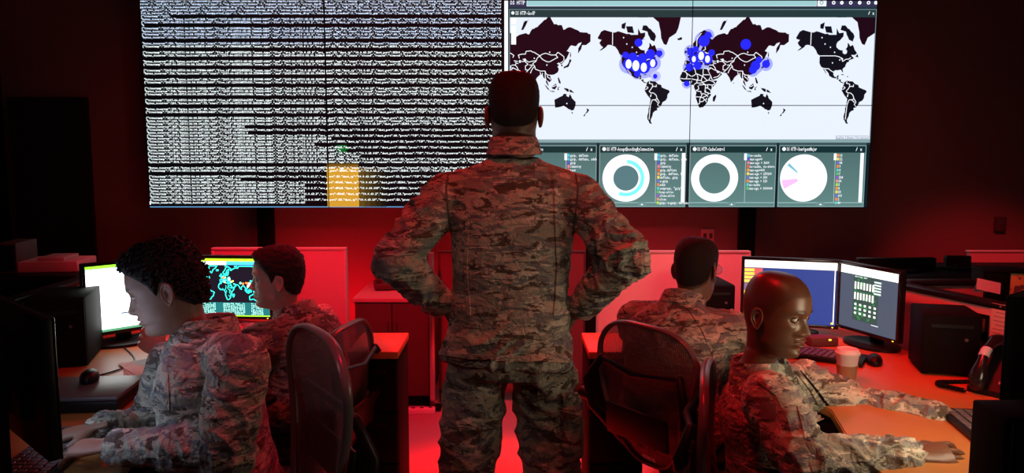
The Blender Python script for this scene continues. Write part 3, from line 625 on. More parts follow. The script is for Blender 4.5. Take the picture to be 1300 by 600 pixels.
t = thing('partition_post', 'black upright post at the end of the pink divider', 'post', (P(751, 350, 4.0).x, 4.03, 0))
part('upright', MB().b6(-0.026, 0.026, -0.03, 0.03, 0.02, 1.12, 0.003), 'matte_black', t); part('foot', MB().b6(-0.05, 0.05, -0.12, 0.12, 0, 0.02, 0.004), 'matte_black', t)
# low cabinet
cx0, cx1 = P(450, 400, 4.62).x, P(545, 400, 4.62).x; ct = P(500, 378, 4.62).z
t = thing('low_cabinet', 'low dark red cabinet standing at the back wall beside a silver post', 'cabinet', ((cx0+cx1)/2, 4.62, 0)); w = cx1-cx0
part('body', MB().b6(-w/2, w/2, 0.02, 0.62, 0.07, ct-0.025, 0.004), 'cabinet', t)
for s in (-1, 1):
    dr = part('door', MB().b6(min(0, s*(w/2-0.004))+0.002, max(0, s*(w/2-0.004))-0.002, 0.0, 0.02, 0.075, ct-0.03, 0.003), 'cabinet', t)
    part('handle', MB().tube([(s*0.025, 0.0, ct-0.14), (s*0.025, -0.02, ct-0.14), (s*0.025, -0.02, ct-0.22), (s*0.025, 0.0, ct-0.22)], 0.004, 8), 'grey', dr)
part('top', MB().b6(-w/2-0.01, w/2+0.01, -0.01, 0.63, ct-0.025, ct, 0.004), 'fabric_panel', t)
part('plinth', MB().b6(-w/2+0.01, w/2-0.01, 0.04, 0.60, 0, 0.07), 'matte_black', t)
t = thing('metal_post', 'thin silver post at the corner of the low cabinet', 'post', (P(549, 460, 4.6).x, 4.6, 0))
part('pole', MB().b6(-0.016, 0.016, -0.016, 0.016, 0.02, 0.95, 0.004), 'silver', t)
part('foot', MB().b6(-0.05, 0.05, -0.05, 0.05, 0, 0.02, 0.004), 'matte_black', t)
t = thing('power_strip', 'pale power strip lying on the floor before the low cabinet', 'power strip', (P(535, 524, 4.5).x, 4.52, 0), 0.1)
part('casing', MB().b6(-0.08, 0.08, -0.025, 0.025, 0.0, 0.035, 0.006), 'white', t)
for i in range(3): part('socket', MB().box((-0.05+0.05*i, 0, 0.036), (0.022, 0.02, 0.003), bevel=0.001), 'grey', t)
t = thing('desk_telephone', 'dark telephone resting on top of the low cabinet', 'telephone', (P(492, 368, 4.95).x, 4.95, ct), 0.2)
part('base', MB().box((0, 0, 0.025), (0.17, 0.19, 0.04), bevel=0.01), 'cabinet', t); part('handset', MB().tube([(-0.06, -0.08, 0.06), (-0.06, -0.05, 0.075), (-0.06, 0.05, 0.075), (-0.06, 0.08, 0.06)], 0.016, 10), 'cabinet', t)
part('keypad', MB().box((0.03, -0.02, 0.047), (0.07, 0.08, 0.004), bevel=0.001), 'grey', t)
# black pedestals with light tops on both sides of the aisle
def pedestal(label, x0, x1, y0, y1):
    t = thing('drawer_pedestal', label, 'cabinet', ((x0+x1)/2, y0, 0), 0, 'black pedestals beside the aisle'); w = x1-x0; dpt = y1-y0; z = 0.74
    part('body', MB().b6(-w/2, w/2, 0.015, dpt, 0.04, z-0.03, 0.004), 'matte_black', t)
    for k in range(3):
        zz = 0.05+k*0.22; dr = part('drawer', MB().b6(-w/2+0.004, w/2-0.004, 0.0, 0.014, zz, zz+0.21, 0.002), 'matte_black', t)
        part('handle', MB().b6(-0.05, 0.05, -0.012, 0.0, zz+0.16, zz+0.172, 0.002), 'black', dr)
    part('top', MB().b6(-w/2-0.005, w/2+0.005, -0.01, dpt+0.005, z-0.03, z, 0.004), 'wood', t)
    part('plinth', MB().b6(-w/2+0.01, w/2-0.01, 0.03, dpt-0.02, 0, 0.04), 'matte_black', t)
pedestal('black drawer pedestal with red-lit top behind the mesh chairs', -0.66, P(505, 500, 3.12).x, 3.12, 3.44)
pedestal('black drawer pedestal behind the chair of the man with glasses', P(748, 500, 3.12).x, 0.54, 3.12, 3.44)

# ---------------------------------------------------------------- desks
def desk(label, outline, y_dummy, modesty, name='desk'):
    t = thing(name, label, 'desk', (0, 0, 0)); z = 0.74
    n = len(outline); vs = [(x, y, z-0.028) for x, y in outline]+[(x, y, z) for x, y in outline]
    bm = bmesh.new(); bv = [bm.verts.new(v) for v in vs]
    bm.faces.new(bv[:n][::-1]); bm.faces.new(bv[n:])
    for i in range(n): bm.faces.new((bv[i], bv[(i+1) % n], bv[n+(i+1) % n], bv[n+i]))
    bmesh.ops.recalc_face_normals(bm, faces=bm.faces)
    bmesh.ops.bevel(bm, geom=[e for e in bm.edges], offset=0.004, segments=2, affect='EDGES')
    me = bpy.data.meshes.new('desktop'); bm.to_mesh(me); bm.free(); link('desktop', me, 'wood', t)
    for a in modesty: part('side_panel', MB().b6(*a, 0.003), 'matte_black', t)
    return t
desk('tan desk with a curved front edge where the woman types', [(-0.98, 1.55), (-0.98, 1.9), (-1.06, 2.2), (-1.02, 2.75), (-0.92, 3.2), (-0.90, 3.85), (-1.82, 3.85), (-1.82, 1.55)], 0,
     [(-1.82, -0.98, 1.555, 1.58, 0, 0.71), (-1.815, -1.79, 1.6, 3.84, 0, 0.71), (-1.78, -0.91, 3.81, 3.83, 0, 0.71)])
desk('tan desk with a paper cup where the two men sit', [(0.93, 1.5), (0.93, 2.05), (1.0, 2.4), (0.86, 2.8), (0.80, 3.1), (0.80, 3.85), (1.56, 3.85), (1.56, 3.3), (1.74, 2.6), (1.78, 1.5)], 0,
     [(0.935, 1.77, 1.505, 1.53, 0, 0.71), (0.81, 1.55, 3.82, 3.84, 0, 0.71), (1.73, 1.75, 1.55, 2.5, 0, 0.71)])
# low partitions behind the desks, with a dark cap
def low_partition(label, p0, p1, z, mat_='fabric_panel'):
    p0 = Vector((*p0, 0)); p1 = Vector((*p1, 0)); d = p1-p0; L_ = d.length; rz = math.atan2(d.y, d.x)
    t = thing('cubicle_partition', label, 'partition', (p0+p1)/2, rz)
    part('fabric', MB().b6(-L_/2, L_/2, -0.025, 0.025, 0.05, z-0.022), mat_, t)
    part('cap', MB().b6(-L_/2-0.01, L_/2+0.01, -0.034, 0.034, z-0.022, z, 0.006), 'black', t)
    part('foot_rail', MB().b6(-L_/2, L_/2, -0.03, 0.03, 0, 0.05), 'matte_black', t)
    return t
a = P(1139, 358, 3.40); b = P(1290, 388, 2.80); zc = 1.0
def atz(px, py, z):
    d = R0*((px-650)/FPX)+U0*((300-py)/FPX)+F0; return Vector((0, 0, CAM_H))+d*((z-CAM_H)/d.z)
a = atz(1132, 356, 1.0); b = atz(1292, 388, 1.0); e = b+(b-a)*0.5
low_partition('low cubicle partition with a dark cap behind the telephone', a[:2], e[:2], 1.0)
low_partition('back cubicle partition with a dark cap reaching towards the wall socket', (a.x+0.08, a.y+0.02), (a.x+1.6, a.y+0.08), 1.0)
a2 = atz(110, 350, 1.0); b2 = atz(0, 382, 1.0); e2 = b2+(b2-a2)*0.6
low_partition('low cubicle partition with a dark cap under the flat pale box', e2[:2], a2[:2], 1.0)
part_dir = (b-a).normalized()

# ---------------------------------------------------------------- monitors
def monitor(label, loc, yaw, w, h, zc, draw, screen='monitor', group=None, tilt=0.0, name='computer_monitor', hump=True):
    """loc: foot on the desk; the screen faces local -y; zc: height of the screen's centre above the foot"""
    t = thing(name, label, 'monitor', loc, yaw, group)
    b = 0.014
    part('housing', MB().box((0, 0.012, zc), (w+2*b, 0.026, h+2*b), bevel=0.005), 'black', t)
    if hump: part('back_cover', MB().box((0, 0.035, zc), (w*0.62, 0.03, h*0.6), bevel=0.012), 'black', t)
    fr = MB()
    fr.b6(-w/2-b, w/2+b, -0.006, 0.0, zc+h/2, zc+h/2+b, 0.002); fr.b6(-w/2-b, w/2+b, -0.006, 0.0, zc-h/2-b, zc-h/2, 0.002)
    fr.b6(-w/2-b, -w/2, -0.006, 0.0, zc-h/2, zc+h/2, 0.002); fr.b6(w/2, w/2+b, -0.006, 0.0, zc-h/2, zc+h/2, 0.002)
    part('bezel', fr, 'gloss_black', t)
    c = Canvas(); draw(c, w, h)
    c.build('screen', (0, 0, w, h), lambda x, y, l: (x-w/2, -0.0012-0.0002*l, zc+h/2-y), screen, t)
    part('stand', MB().b6(-0.03, 0.03, 0.045, 0.07, 0.015, zc, 0.006), 'black', t)
    part('base', MB().loft([[(0.13*math.cos(q), 0.03+0.09*math.sin(q), z) for q in [2*PI*k/32 for k in range(32)]] for z in (0.0, 0.012)]+[[(0.12*math.cos(q), 0.03+0.08*math.sin(q), 0.016) for q in [2*PI*k/32 for k in range(32)]]]), 'black', t)
    part('power_light', MB().box((w/2-0.01, -0.007, zc-h/2-b/2), (0.006, 0.002, 0.003)), 'led', t)
    return t
def mon_between(label, pa, pb, Ya, Yb, ybot, ytop, draw, **kw):
    """pa, pb: picture columns of the two upright edges at distances Ya, Yb"""
    A = P(pa, ybot[0], Ya); B = P(pb, ybot[1], Yb); zb = max(0.775, (A.z+B.z)/2); zt = (P(pa, ytop[0], Ya).z+P(pb, ytop[1], Yb).z)/2
    d = B-A; w = math.hypot(d.x, d.y)-0.028; h = zt-zb-0.028; c = (A+B)/2
    return monitor(label, (c.x, c.y, 0.74), math.atan2(d.y, d.x), w, h, (zt+zb)/2-0.74, draw, **kw)
def draw_white(c, w, h):
    c.rect(0, 0, w, h, S(250, 252, 250), 0); c.rect(0, 0, w, h*0.045, S(120, 220, 40), 1); c.rect(0, h*0.045, w, h*0.085, S(150, 190, 225), 1)
    c.rect(0, h*0.965, w, h, S(60, 110, 80), 1)
    for i in range(6): c.rect(w*(0.04+0.07*i), h*0.94, w*(0.07+0.07*i), h*0.96, S(80, 130, 120), 2)
    c.rect(w*0.42, h*0.39, w, h*0.397, S(90, 90, 90), 2); c.rect(w*0.42, h*0.74, w, h*0.76, S(60, 70, 80), 2)
    c.rect(w*0.42, h*0.76, w, h*0.775, S(180, 190, 200), 2); c.text(w*0.05, h*0.2, 'Queue status', h*0.03, w*0.02, S(140, 150, 160), 2)
def draw_threat(c, w, h):
    c.rect(0, 0, w, h, S(8, 11, 20), 0); c.rect(0, 0, w, h*0.05, S(150, 235, 30), 1); c.rect(0, h*0.05, w, h*0.11, S(215, 240, 245), 1)
    c.rect(w*0.55, h*0.05, w, h*0.11, S(60, 150, 215), 2)
    CY = S(40, 225, 200); k = w/400.0; cx = w*0.50; eq = h*0.56
    for nm, pl in LAND.items():
        q = [merc(a, b, cx, eq, k) for a, b in pl+pl[:1]]; q = [(x, y) for x, y in q]
        c.line([(min(max(x, 0), w), max(y, h*0.13)) for x, y in q], w*0.009, CY, 2)
    for ln in BORDERS[:60:2]: c.line([merc(a, b, cx, eq, k) for a, b in ln], w*0.005, CY, 2)
    rr = random.Random(3)
    for i in range(26):
        lo, la = rr.choice([(5, 48), (10, 50), (-90, 40), (110, 33), (30, 40), (120, 24), (80, 25)]); x, y = merc(lo+rr.gauss(0, 9), la+rr.gauss(0, 5), cx, eq, k)
        c.ring(x, y, 0, w*rr.uniform(0.006, 0.014), 0, 2*PI, rr.choice([S(200, 255, 245), S(255, 240, 120), S(120, 255, 230), S(255, 120, 60)]), 4, 10)
    c.rect(0, h*0.76, w, h*0.985, S(12, 80, 80), 3); c.rect(0, h*0.985, w, h, S(150, 235, 30), 3)
    for j in range(8):
        for (x0, n) in ((0.03, 9), (0.24, 14), (0.5, 6), (0.58, 12), (0.8, 10)):
            c.text(w*x0, h*(0.79+0.026*j), ''.join(rr.choice('0123456789 .abcdef') for _ in range(n)), h*0.019, w*0.013, S(190, 250, 235), 5)
def draw_blue(c, w, h):
    c.rect(0, 0, w, h, S(34, 56, 118), 0); c.rect(0, 0, w, h*0.11, S(255, 250, 240), 2); c.rect(0, h*0.095, w, h*0.12, S(225, 215, 205), 2)
    c.rect(0, h*0.11, w*0.11, h, S(120, 90, 120), 1)
    for i in range(14):
        y = h*(0.14+0.06*i)
        if i in (4, 5): continue
        c.rect(0, y, w*0.11, y+h*0.045, S(250, 190, 30) if i < 8 else S(250, 130, 30), 2)
        c.text(w*0.01, y+h*0.035, 'host-%02d' % i, h*0.03, w*0.012, S(255, 240, 150), 3)
    c.rect(w*0.11, h*0.13, w*0.2, h*0.4, S(200, 80, 80), 1); c.rect(w*0.975, h*0.11, w*0.985, h*0.98, S(250, 245, 225), 3); c.ring(w*0.965, h*0.965, 0, w*0.012, 0, 2*PI, S(250, 220, 60), 4, 10)
def draw_diag(c, w, h):
    c.rect(0, 0, w, h, S(62, 72, 86), 0); c.rect(0, 0, w, h*0.13, S(250, 250, 240), 2); G = S(40, 110, 60)
    c.rect(w*0.24, h*0.14, w*0.68, h*0.86, S(44, 66, 62), 1)
    rr = random.Random(8)
    for i in range(40): c.rect(*(lambda x, y: (x, y, x+w*0.04, y+h*0.03))(w*rr.uniform(0.25, 0.62), h*rr.uniform(0.15, 0.82)), G, 2)
    for row in (0.24, 0.41):
        for i in range(7):
            x = w*(0.26+0.052*i); c.rect(x, h*row, x+w*0.03, h*(row+0.105+0.02*rr.random()), S(230, 232, 220), 3)
    for i in range(5): c.rect(w*0.6, h*(0.18+0.045*i), w*0.72, h*(0.205+0.045*i), S(200, 220, 210), 3)
    for j in range(3):
        for i in range(5): c.rect(w*(0.27+0.085*i), h*(0.585+0.07*j), w*(0.31+0.085*i), h*(0.62+0.07*j), S(215, 225, 210), 3)
    c.line([(w*0.25, h*0.39), (w*0.7, h*0.40)], h*0.008, G, 3); c.rect(w*0.58, h*0.87, w*0.7, h*0.878, WHITE, 3)
    c.text(w*0.26, h*0.17, 'NETWORK MAP', h*0.025, w*0.02, S(200, 230, 210), 3)
mon_between('monitor with a glowing white page in front of the woman with curly hair', 108, 214, 3.12, 3.36, (432, 410), (334, 326), draw_white, group='monitors on the desks', screen='white_monitor')
mon_between('monitor showing a cyan world map of alerts before the short-haired man', 222, 347, 3.55, 3.52, (409, 400), (327, 321), draw_threat, group='monitors on the desks', screen='map_monitor')
mon_between('monitor with a dark blue page and orange list behind the bald man', 939, 1064, 3.48, 3.36, (413, 416), (324, 331), draw_blue, group='monitors on the desks')
mon_between('monitor showing a green network diagram on grey beside the blue one', 1062, 1141, 3.36, 3.04, (414, 437), (331, 343), draw_diag, group='monitors on the desks')
def draw_plain(c, w, h):
    c.rect(0, 0, w, h, S(205, 222, 255), 0); c.rect(0, 0, w, h*0.06, S(90, 130, 170), 1)
    for i in range(18): c.rect(w*0.08, h*(0.12+0.045*i), w*(0.5+0.4*random.random()), h*(0.125+0.045*i), S(120, 130, 140), 1)
def draw_warm(c, w, h):
    c.rect(0, 0, w, h, S(255, 232, 196), 0); c.rect(0, 0, w, h*0.06, S(180, 120, 60), 1)
    for i in range(18): c.rect(w*0.08, h*(0.12+0.045*i), w*(0.5+0.4*random.random()), h*(0.125+0.045*i), S(150, 130, 110), 1)
# two monitors in the foreground, seen from behind
def fore_monitor(label, near, far, ztop, draw, mat_):
    """near / far: room points of the upright edges (x, y); screen on the side away from the camera"""
    n = Vector((*near, 0)); f = Vector((*far, 0)); d = n-f; w = d.length-0.03; h = 0.30
    yaw = math.atan2(d.y, d.x)+PI
    return monitor(label, ((n.x+f.x)/2, (n.y+f.y)/2, 0.74), yaw, w, h, ztop-0.74-h/2-0.014, draw, screen=mat_, group='monitors seen from behind')
ml = P(66, 403, 1.72); fore_monitor('monitor seen from behind in the dark corner before the typing woman', (ml.x, ml.y), (ml.x-0.35, ml.y+0.33), ml.z, draw_plain, 'bright_monitor')
mr = P(1281, 375, 1.72); fore_monitor('monitor seen from behind in the dark corner before the bald man', (mr.x+0.36, mr.y+0.30), (mr.x, mr.y), mr.z, draw_warm, 'warm_monitor')

# ---------------------------------------------------------------- computer towers, keyboards, telephone, small things
def tower(label, x, y, rz, w, d, h, z=0.74, name='computer_tower', group='computer towers'):
    t = thing(name, label, 'computer', (x, y, z), rz, group)
    part('case', MB().b6(-w/2, w/2, 0.012, d, 0.008, h, 0.006), 'matte_black', t)
    fp = part('front_panel', MB().b6(-w/2+0.002, w/2-0.002, 0, 0.012, 0.01, h-0.003, 0.004), 'matte_black', t)
    part('drive_slot', MB().b6(-w*0.36, w*0.36, -0.002, 0, h*0.78, h*0.78+0.012), 'black', fp)
    part('power_button', MB().lathe((0, 0, 0), [(0.006, -0.001), (0.006, 0.001)], 12), 'grey', fp).matrix_local = Matrix.Translation((w*0.25, -0.001, h*0.6)) @ Matrix.Rotation(PI/2, 4, 'X')
    for sx in (-1, 1):
        part('foot', MB().b6(sx*w*0.4-0.012, sx*w*0.4+0.012, 0.03, d-0.03, 0, 0.008), 'matte_black', t)
    return t
a = P(1190, 474, 2.84); h = P(1190, 393, 2.84).z-0.74
tower('black computer tower beside the grey diagram monitor', a.x+0.0, 2.76, -0.25, 0.19, 0.20, h)
a = P(76, 474, 2.86); tower('black computer tower beside the glowing white monitor', P(78, 470, 2.88).x, 2.86, 0.3, 0.20, 0.30, P(76, 380, 2.86).z-0.74)
a = P(912, 360, 3.58); tower('black computer tower standing beside the blue monitor', 0.93, 3.52, 0.05, 0.17, 0.26, max(0.2, a.z-0.74))
# dark box in the foreground by the bald man's hands
a = P(1234, 506, 1.66)
t = thing('document_tray_box', 'black box at the near edge of the desk below the telephone', 'box', (a.x+0.22, 1.54, 0.74), 0)
part('body', MB().b6(-0.22, 0.22, 0, 0.12, 0, a.z-0.74, 0.006), 'matte_black', t)
part('front_lid', MB().b6(-0.21, 0.21, -0.008, 0, 0.01, a.z-0.75, 0.003), 'black', t)
# black box in the foreground by the woman
a = P(80, 560, 1.62)
def keyboard(label, x, y, rz, w=0.44, d=0.15, z=0.74):
    t = thing('keyboard', label, 'keyboard', (x, y, z), rz, 'keyboards')
    part('case', MB().box((0, 0, 0.010), (w, d, 0.018), bevel=0.005), 'black', t)
    nk = 18; kw = (w-0.02)/nk
    rows = MB()
    for j in range(5):
        off = (0, 0.3, 0.5, 0.8, 0)[j]
        for i in range(nk-1): rows.box((-w/2+0.012+kw*(i+0.5+off*0.5), -d/2+0.022+j*0.0265, 0.0215), (kw*0.82, 0.021, 0.007), bevel=0.0015, seg=1)
    o = part('keys', rows, 'grey', t); return t
keyboard('black keyboard under the hands of the bald man', 1.36, 2.14, PI/2-0.15)
keyboard('black keyboard under the hands of the woman', -1.22, 1.98, -PI/2+0.1)
keyboard('black keyboard lying before the blue and grey monitors', 1.16, 3.05, -0.55)
# closed black laptop with a mouse on it
a = P(126, 505, 2.5)
tl = thing('laptop', 'closed dark laptop lying on the desk beside the typing woman', 'laptop', (a.x-0.045, 2.47, 0.74), 0.08)
part('base', MB().box((0, 0, 0.022), (0.33, 0.24, 0.032), bevel=0.004), 'black', tl)
part('lid', MB().box((0, 0, 0.046), (0.33, 0.24, 0.014), bevel=0.005), 'grey', tl)
for sx in (-1, 1): part('foot', MB().box((sx*0.13, 0, 0.003), (0.02, 0.2, 0.006), bevel=0.001), 'matte_black', tl)
def mouse(label, loc, rz):
    t = thing('computer_mouse', label, 'mouse', loc, rz, 'computer mice')
    prof = [[(0.029*s*math.cos(q), 0.052*s*math.sin(q), z) for q in [2*PI*k/24 for k in range(24)]] for s, z in ((0.92, 0), (1, 0.008), (0.97, 0.018), (0.82, 0.028), (0.5, 0.035), (0.1, 0.037))]
    part('shell', MB().loft(prof), 'black', t); part('wheel', MB().box((0, 0.03, 0.031), (0.005, 0.014, 0.007), bevel=0.002), 'grey', t); return t
a = P(116, 489, 2.52); mouse('black mouse resting on the closed laptop', (a.x-0.01, 2.53, 0.793), 0.3)
a = P(1108, 438, 3.0); mouse('black mouse under the blue monitor', (1.38, 2.93, 0.74), -0.4)
# paper
a = P(160, 466, 2.8)
t = thing('paper_sheet', 'pale paper sheets lying on the desk behind the laptop', 'paper', (-1.33, 2.86, 0.74), 0.5)
for k in range(3): part('sheet', MB().box((0.008*k, 0.006*k, 0.0015+0.002*k), (0.21, 0.28, 0.0016), rot=0.12*k), 'paper', t)
# cup
a = P(1074, 493, 2.70)
def cup(label, loc):
    t = thing('paper_cup', label, 'cup', loc, 0.4)
    part('cup_body', MB().lathe((0, 0, 0), [(0.026, 0), (0.027, 0.002), (0.038, 0.098), (0.040, 0.100), (0.040, 0.103), (0.037, 0.103)], 40), 'white', t)
    part('sleeve', MB().lathe((0, 0, 0), [(0.0285, 0.012), (0.0300, 0.012), (0.0365, 0.062), (0.0350, 0.062)], 40), 'brown_card', t)
    part('lid', MB().lathe((0, 0, 0), [(0.041, 0.099), (0.042, 0.101), (0.042, 0.106), (0.038, 0.110), (0.036, 0.118), (0.033, 0.119), (0.030, 0.115), (0.001, 0.115)], 40), 'white', t)
cup('white paper cup with a brown sleeve standing on the desk', (a.x, a.y, 0.74))
# telephone at the right, its handset leaning towards the partition
a = P(1270, 511, 2.55)
t = thing('office_telephone', 'black desk telephone with pale keys and raised handset', 'telephone', (a.x+0.045, a.y+.02, 0.74), -0.95)
wd = MB(); prof = [(-0.10, 0.0), (-0.10, 0.02), (0.05, 0.15), (0.075, 0.145), (0.10, 0.0)]
wd.loft([[(x, y, z) for y, z in prof] for x in (-0.095, 0.095)]); part('base', wd, 'black', t)
ang = math.atan2(0.13, 0.15); Rk = Matrix.Rotation(ang, 3, 'X')
kb = MB()
for j in range(4):
    for i in range(3):
        p = Vector((0.0+0.024*i, -0.075+0.022*j, 0.0)); kb.box(Vector((p.x, p.y, 0.02+(p.y+0.10)*math.tan(ang)+0.003)), (0.017, 0.013, 0.006), rot=Rk, bevel=0.002)
part('keypad', kb, 'key_purple', t)
part('display', MB().box((0.025, 0.028, 0.02+0.128*math.tan(ang)+0.002), (0.08, 0.035, 0.004), rot=Rk, bevel=0.001), 'teal_card', t)
hp = [(-0.062, -0.105+0.15*s-0.03*math.sin(PI*s), 0.035+(0.15*s)*math.tan(ang)+0.035*math.sin(PI*s)) for s in [i/12 for i in range(13)]]
hb = MB(); hb.tube(hp, [0.024, 0.027, 0.024, 0.018, 0.014, 0.0135, 0.0135, 0.0135, 0.014, 0.016, 0.022, 0.025, 0.022], 14, flat=(1.15, 0.8), round_caps=True)
hs = part('handset', hb, 'gloss_black', t)
part('grip_band', MB().tube([hp[5], hp[6], hp[7]], 0.0150, 14, flat=(1.15, 0.85)), 'teal_card', hs)
cp = []
for i in range(240):
    s = i/239; q = s*2*PI*44; x = -0.09-0.10*math.sin(s*PI*.95)+0.02*s; y = -0.09-0.05*s-0.02*math.sin(s*PI); z = 0.012+0.02*(1-s)**3
    cp.append((x+0.002*s, y+0.006*math.cos(q), z+0.006*math.sin(q)))
part('cord', MB().tube(cp, 0.0030, 6), 'matte_black', t)
# small dark device with an amber light under the blue monitor
a = P(1040, 418, 3.3)
t = thing('card_reader', 'small dark device with an amber light under the blue monitor', 'card reader', (P(1042, 440, 3.22).x, 3.22, 0.74), 0.1)
part('casing', MB().box((0, 0, 0.02), (0.12, 0.07, 0.04), bevel=0.008), 'cabinet', t); part('light', MB().box((0.02, -0.036, 0.03), (0.01, 0.003, 0.006)), 'led', t)
# cables on the desks
def cable(label, pts, r=0.003, group='cables on the desks'):
    P_ = [Vector(p) for p in pts]; out = []
    for i in range(len(P_)-1):
        p0, p1, p2, p3 = P_[max(i-1, 0)], P_[i], P_[i+1], P_[min(i+2, len(P_)-1)]
        for k in range(8):
            s = k/8; out.append(0.5*((2*p1)+(p2-p0)*s+(2*p0-5*p1+4*p2-p3)*s*s+(3*p1-p0-3*p2+p3)*s**3))
    out.append(P_[-1]); mb = MB().tube(out, r, 8)
    return tag(link('cable', mb.mesh('cable'), 'black'), label, 'cable', group)
z = 0.7435
cable('thin black cable curling on the desk beside the tower by the white monitor', [(-1.62, 3.2, z), (-1.45, 2.95, z), (-1.5, 2.75, z), (-1.66, 2.72, z), (-1.75, 2.74, z)])
cable('thin black cable running from the cup towards the grey diagram monitor', [(1.35, 3.1, z), (1.28, 2.9, z), (1.22, 2.76, z), (1.16, 2.74, z), (1.1, 2.8, z)])
# things on and beyond the partitions
a = atz(62, 352, 1.0); 
t = thing('flat_box', 'flat pale box lying on the cap of the low partition by the door', 'box', (P(62, 350, 3.75).x, 3.75, 0.98), 0.1)
part('body', MB().box((0, 0, 0.025), (0.36, 0.22, 0.05), bevel=0.006), 'panel_trim', t); part('lid', MB().box((0.05, 0, 0.058), (0.12, 0.16, 0.016), bevel=0.003), 'panel_trim', t)
t = thing('side_shelf', 'dark shelf unit beyond the low partition by the door', 'shelf', (P(45, 400, 3.75).x, 3.55, 0)); 
part('top', MB().b6(-0.6, 0.32, 0, 0.45, 0.95, 0.98, 0.004), 'black', t)
for sx in (-0.58, 0.28): part('side', MB().b6(sx, sx+0.03, 0.01, 0.44, 0, 0.95), 'matte_black', t)
part('back', MB().b6(-0.55, 0.28, 0.42, 0.44, 0, 0.95), 'matte_black', t)
t = thing('binder_box', 'dark upright box beside the flat pale box', 'box', (P(24, 350, 3.72).x, 3.72, 0.98), 0.1)
part('body', MB().box((0, 0, 0.07), (0.09, 0.2, 0.14), bevel=0.004), 'cabinet', t); part('spine', MB().box((0, -0.102, 0.07), (0.08, 0.004, 0.12), bevel=0.001), 'matte_black', t)
# beyond the right partition
ys = 3.95
t = thing('back_desk', 'dark desk beyond the back cubicle partition', 'desk', (2.35, ys, 0)); part('top', MB().b6(-0.75, 0.75, -0.15, 0.38, 0.90, 0.93, 0.004), 'black', t)
for sx in (-0.73, 0.70): part('side_panel', MB().b6(sx, sx+0.03, -0.14, 0.37, 0, 0.90), 'matte_black', t)
a = P(1130, 328, 4.15); b = P(1180, 328, 4.15); 
def fl(label, x, y, yaw, w, h, zc, z0): return monitor(label, (x, y, z0), yaw, w, h, zc, lambda c, w, h: c.rect(0, 0, w, h, (0.001, 0.001, 0.001), 0), group='dark monitors beyond the partition')
fl('dark monitor seen from behind beyond the grey diagram monitor', P(1130, 330, 4.1).x, 4.05, PI+0.05, 0.39, 0.14, P(1130, 345, 4.1).z-0.93, 0.93)
fl('small dark monitor seen from behind beside the wooden board', P(1217, 336, 4.1).x, 4.12, PI-0.1, 0.10, 0.10, P(1217, 340, 4.1).z-0.93, 0.93)
a = P(1231, 318, 4.5); b = P(1330, 312, 4.5)
t = thing('wooden_board', 'reddish wooden board standing beyond the partition near the thermostat', 'board', ((a.x+b.x)/2, 4.5, 0)); w = b.x-a.x
part('panel', MB().b6(-w/2, w/2, 0, 0.03, 0.08, a.z-0.01, 0.003), 'fabric_panel', t); part('edge', MB().b6(-w/2-0.005, w/2+0.005, -0.005, 0.035, a.z-0.01, a.z, 0.002), 'panel_trim', t)
for sx in (-0.4, 0.4): part('foot', MB().b6(sx*w-0.03, sx*w+0.03, -0.1, 0.13, 0, 0.08, 0.003), 'matte_black', t)
# open box with a yellow-green patterned side, cards in front
m_y, nt_, N_, L_, b_ = new_mat('yellow_green_print')
tc_ = N_.new('ShaderNodeTexCoord'); vo = N_.new('ShaderNodeTexNoise'); vo.inputs['Scale'].default_value = 28; L_.new(tc_.outputs['Object'], vo.inputs['Vector'])
cr = N_.new('ShaderNodeValToRGB'); cr.color_ramp.elements[0].position = 0.55; cr.color_ramp.elements[0].color = (0.62, 0.62, 0.2, 1); cr.color_ramp.elements[1].position = 0.6; cr.color_ramp.elements[1].color = (0.12, 0.14, 0.16, 1)
L_.new(vo.outputs['Fac'], cr.inputs[0]); L_.new(cr.outputs[0], b_.inputs['Base Color']); M['print'] = m_y
bxp = atz(1252, 378, 1.0)
ta = thing('parcel_box', 'black box with a yellow and grey patterned side on the back desk', 'box', (P(1263, 375, 3.3).x, 3.3, 0.88), -0.2)
part('body', MB().box((0, 0.06, 0.10), (0.105, 0.14, 0.12), bevel=0.004), 'matte_black', ta)
part('printed_side', MB().box((0.0925, 0.06, 0.10), (0.08, 0.13, 0.12), bevel=0.003), 'print', ta)
part('lid', MB().box((0.04, 0.06, 0.165), (0.19, 0.145, 0.010), bevel=0.003), 'matte_black', ta)
t = thing('shelf_stand', 'narrow dark stand carrying the patterned box', 'stand', (P(1266, 375, 3.3).x+0.05, 3.36, 0)); part('top', MB().b6(-0.12, 0.2, -0.12, 0.12, 0.89, 0.912, 0.004), 'black', t); part('column', MB().b6(-0.09, 0.17, -0.10, 0.10, 0.0, 0.89, 0.004), 'matte_black', t)
ta.location.z = 0.873
a = P(1255, 363, 3.12); t = thing('display_card', 'pale blue folded card leaning before the patterned box', 'card', (a.x, 3.12, a.z), -0.2)
R1 = Matrix.Rotation(-0.75, 3, 'X') @ Matrix.Rotation(0.25, 3, 'Y')
part('front_leaf', MB().box((0, 0, 0), (0.085, 0.002, 0.055), rot=R1), 'teal_card', t); part('back_leaf', MB().box((0.004, 0.03, -0.01), (0.085, 0.002, 0.05), rot=Matrix.Rotation(0.6, 3, 'X')), 'teal_card', t)
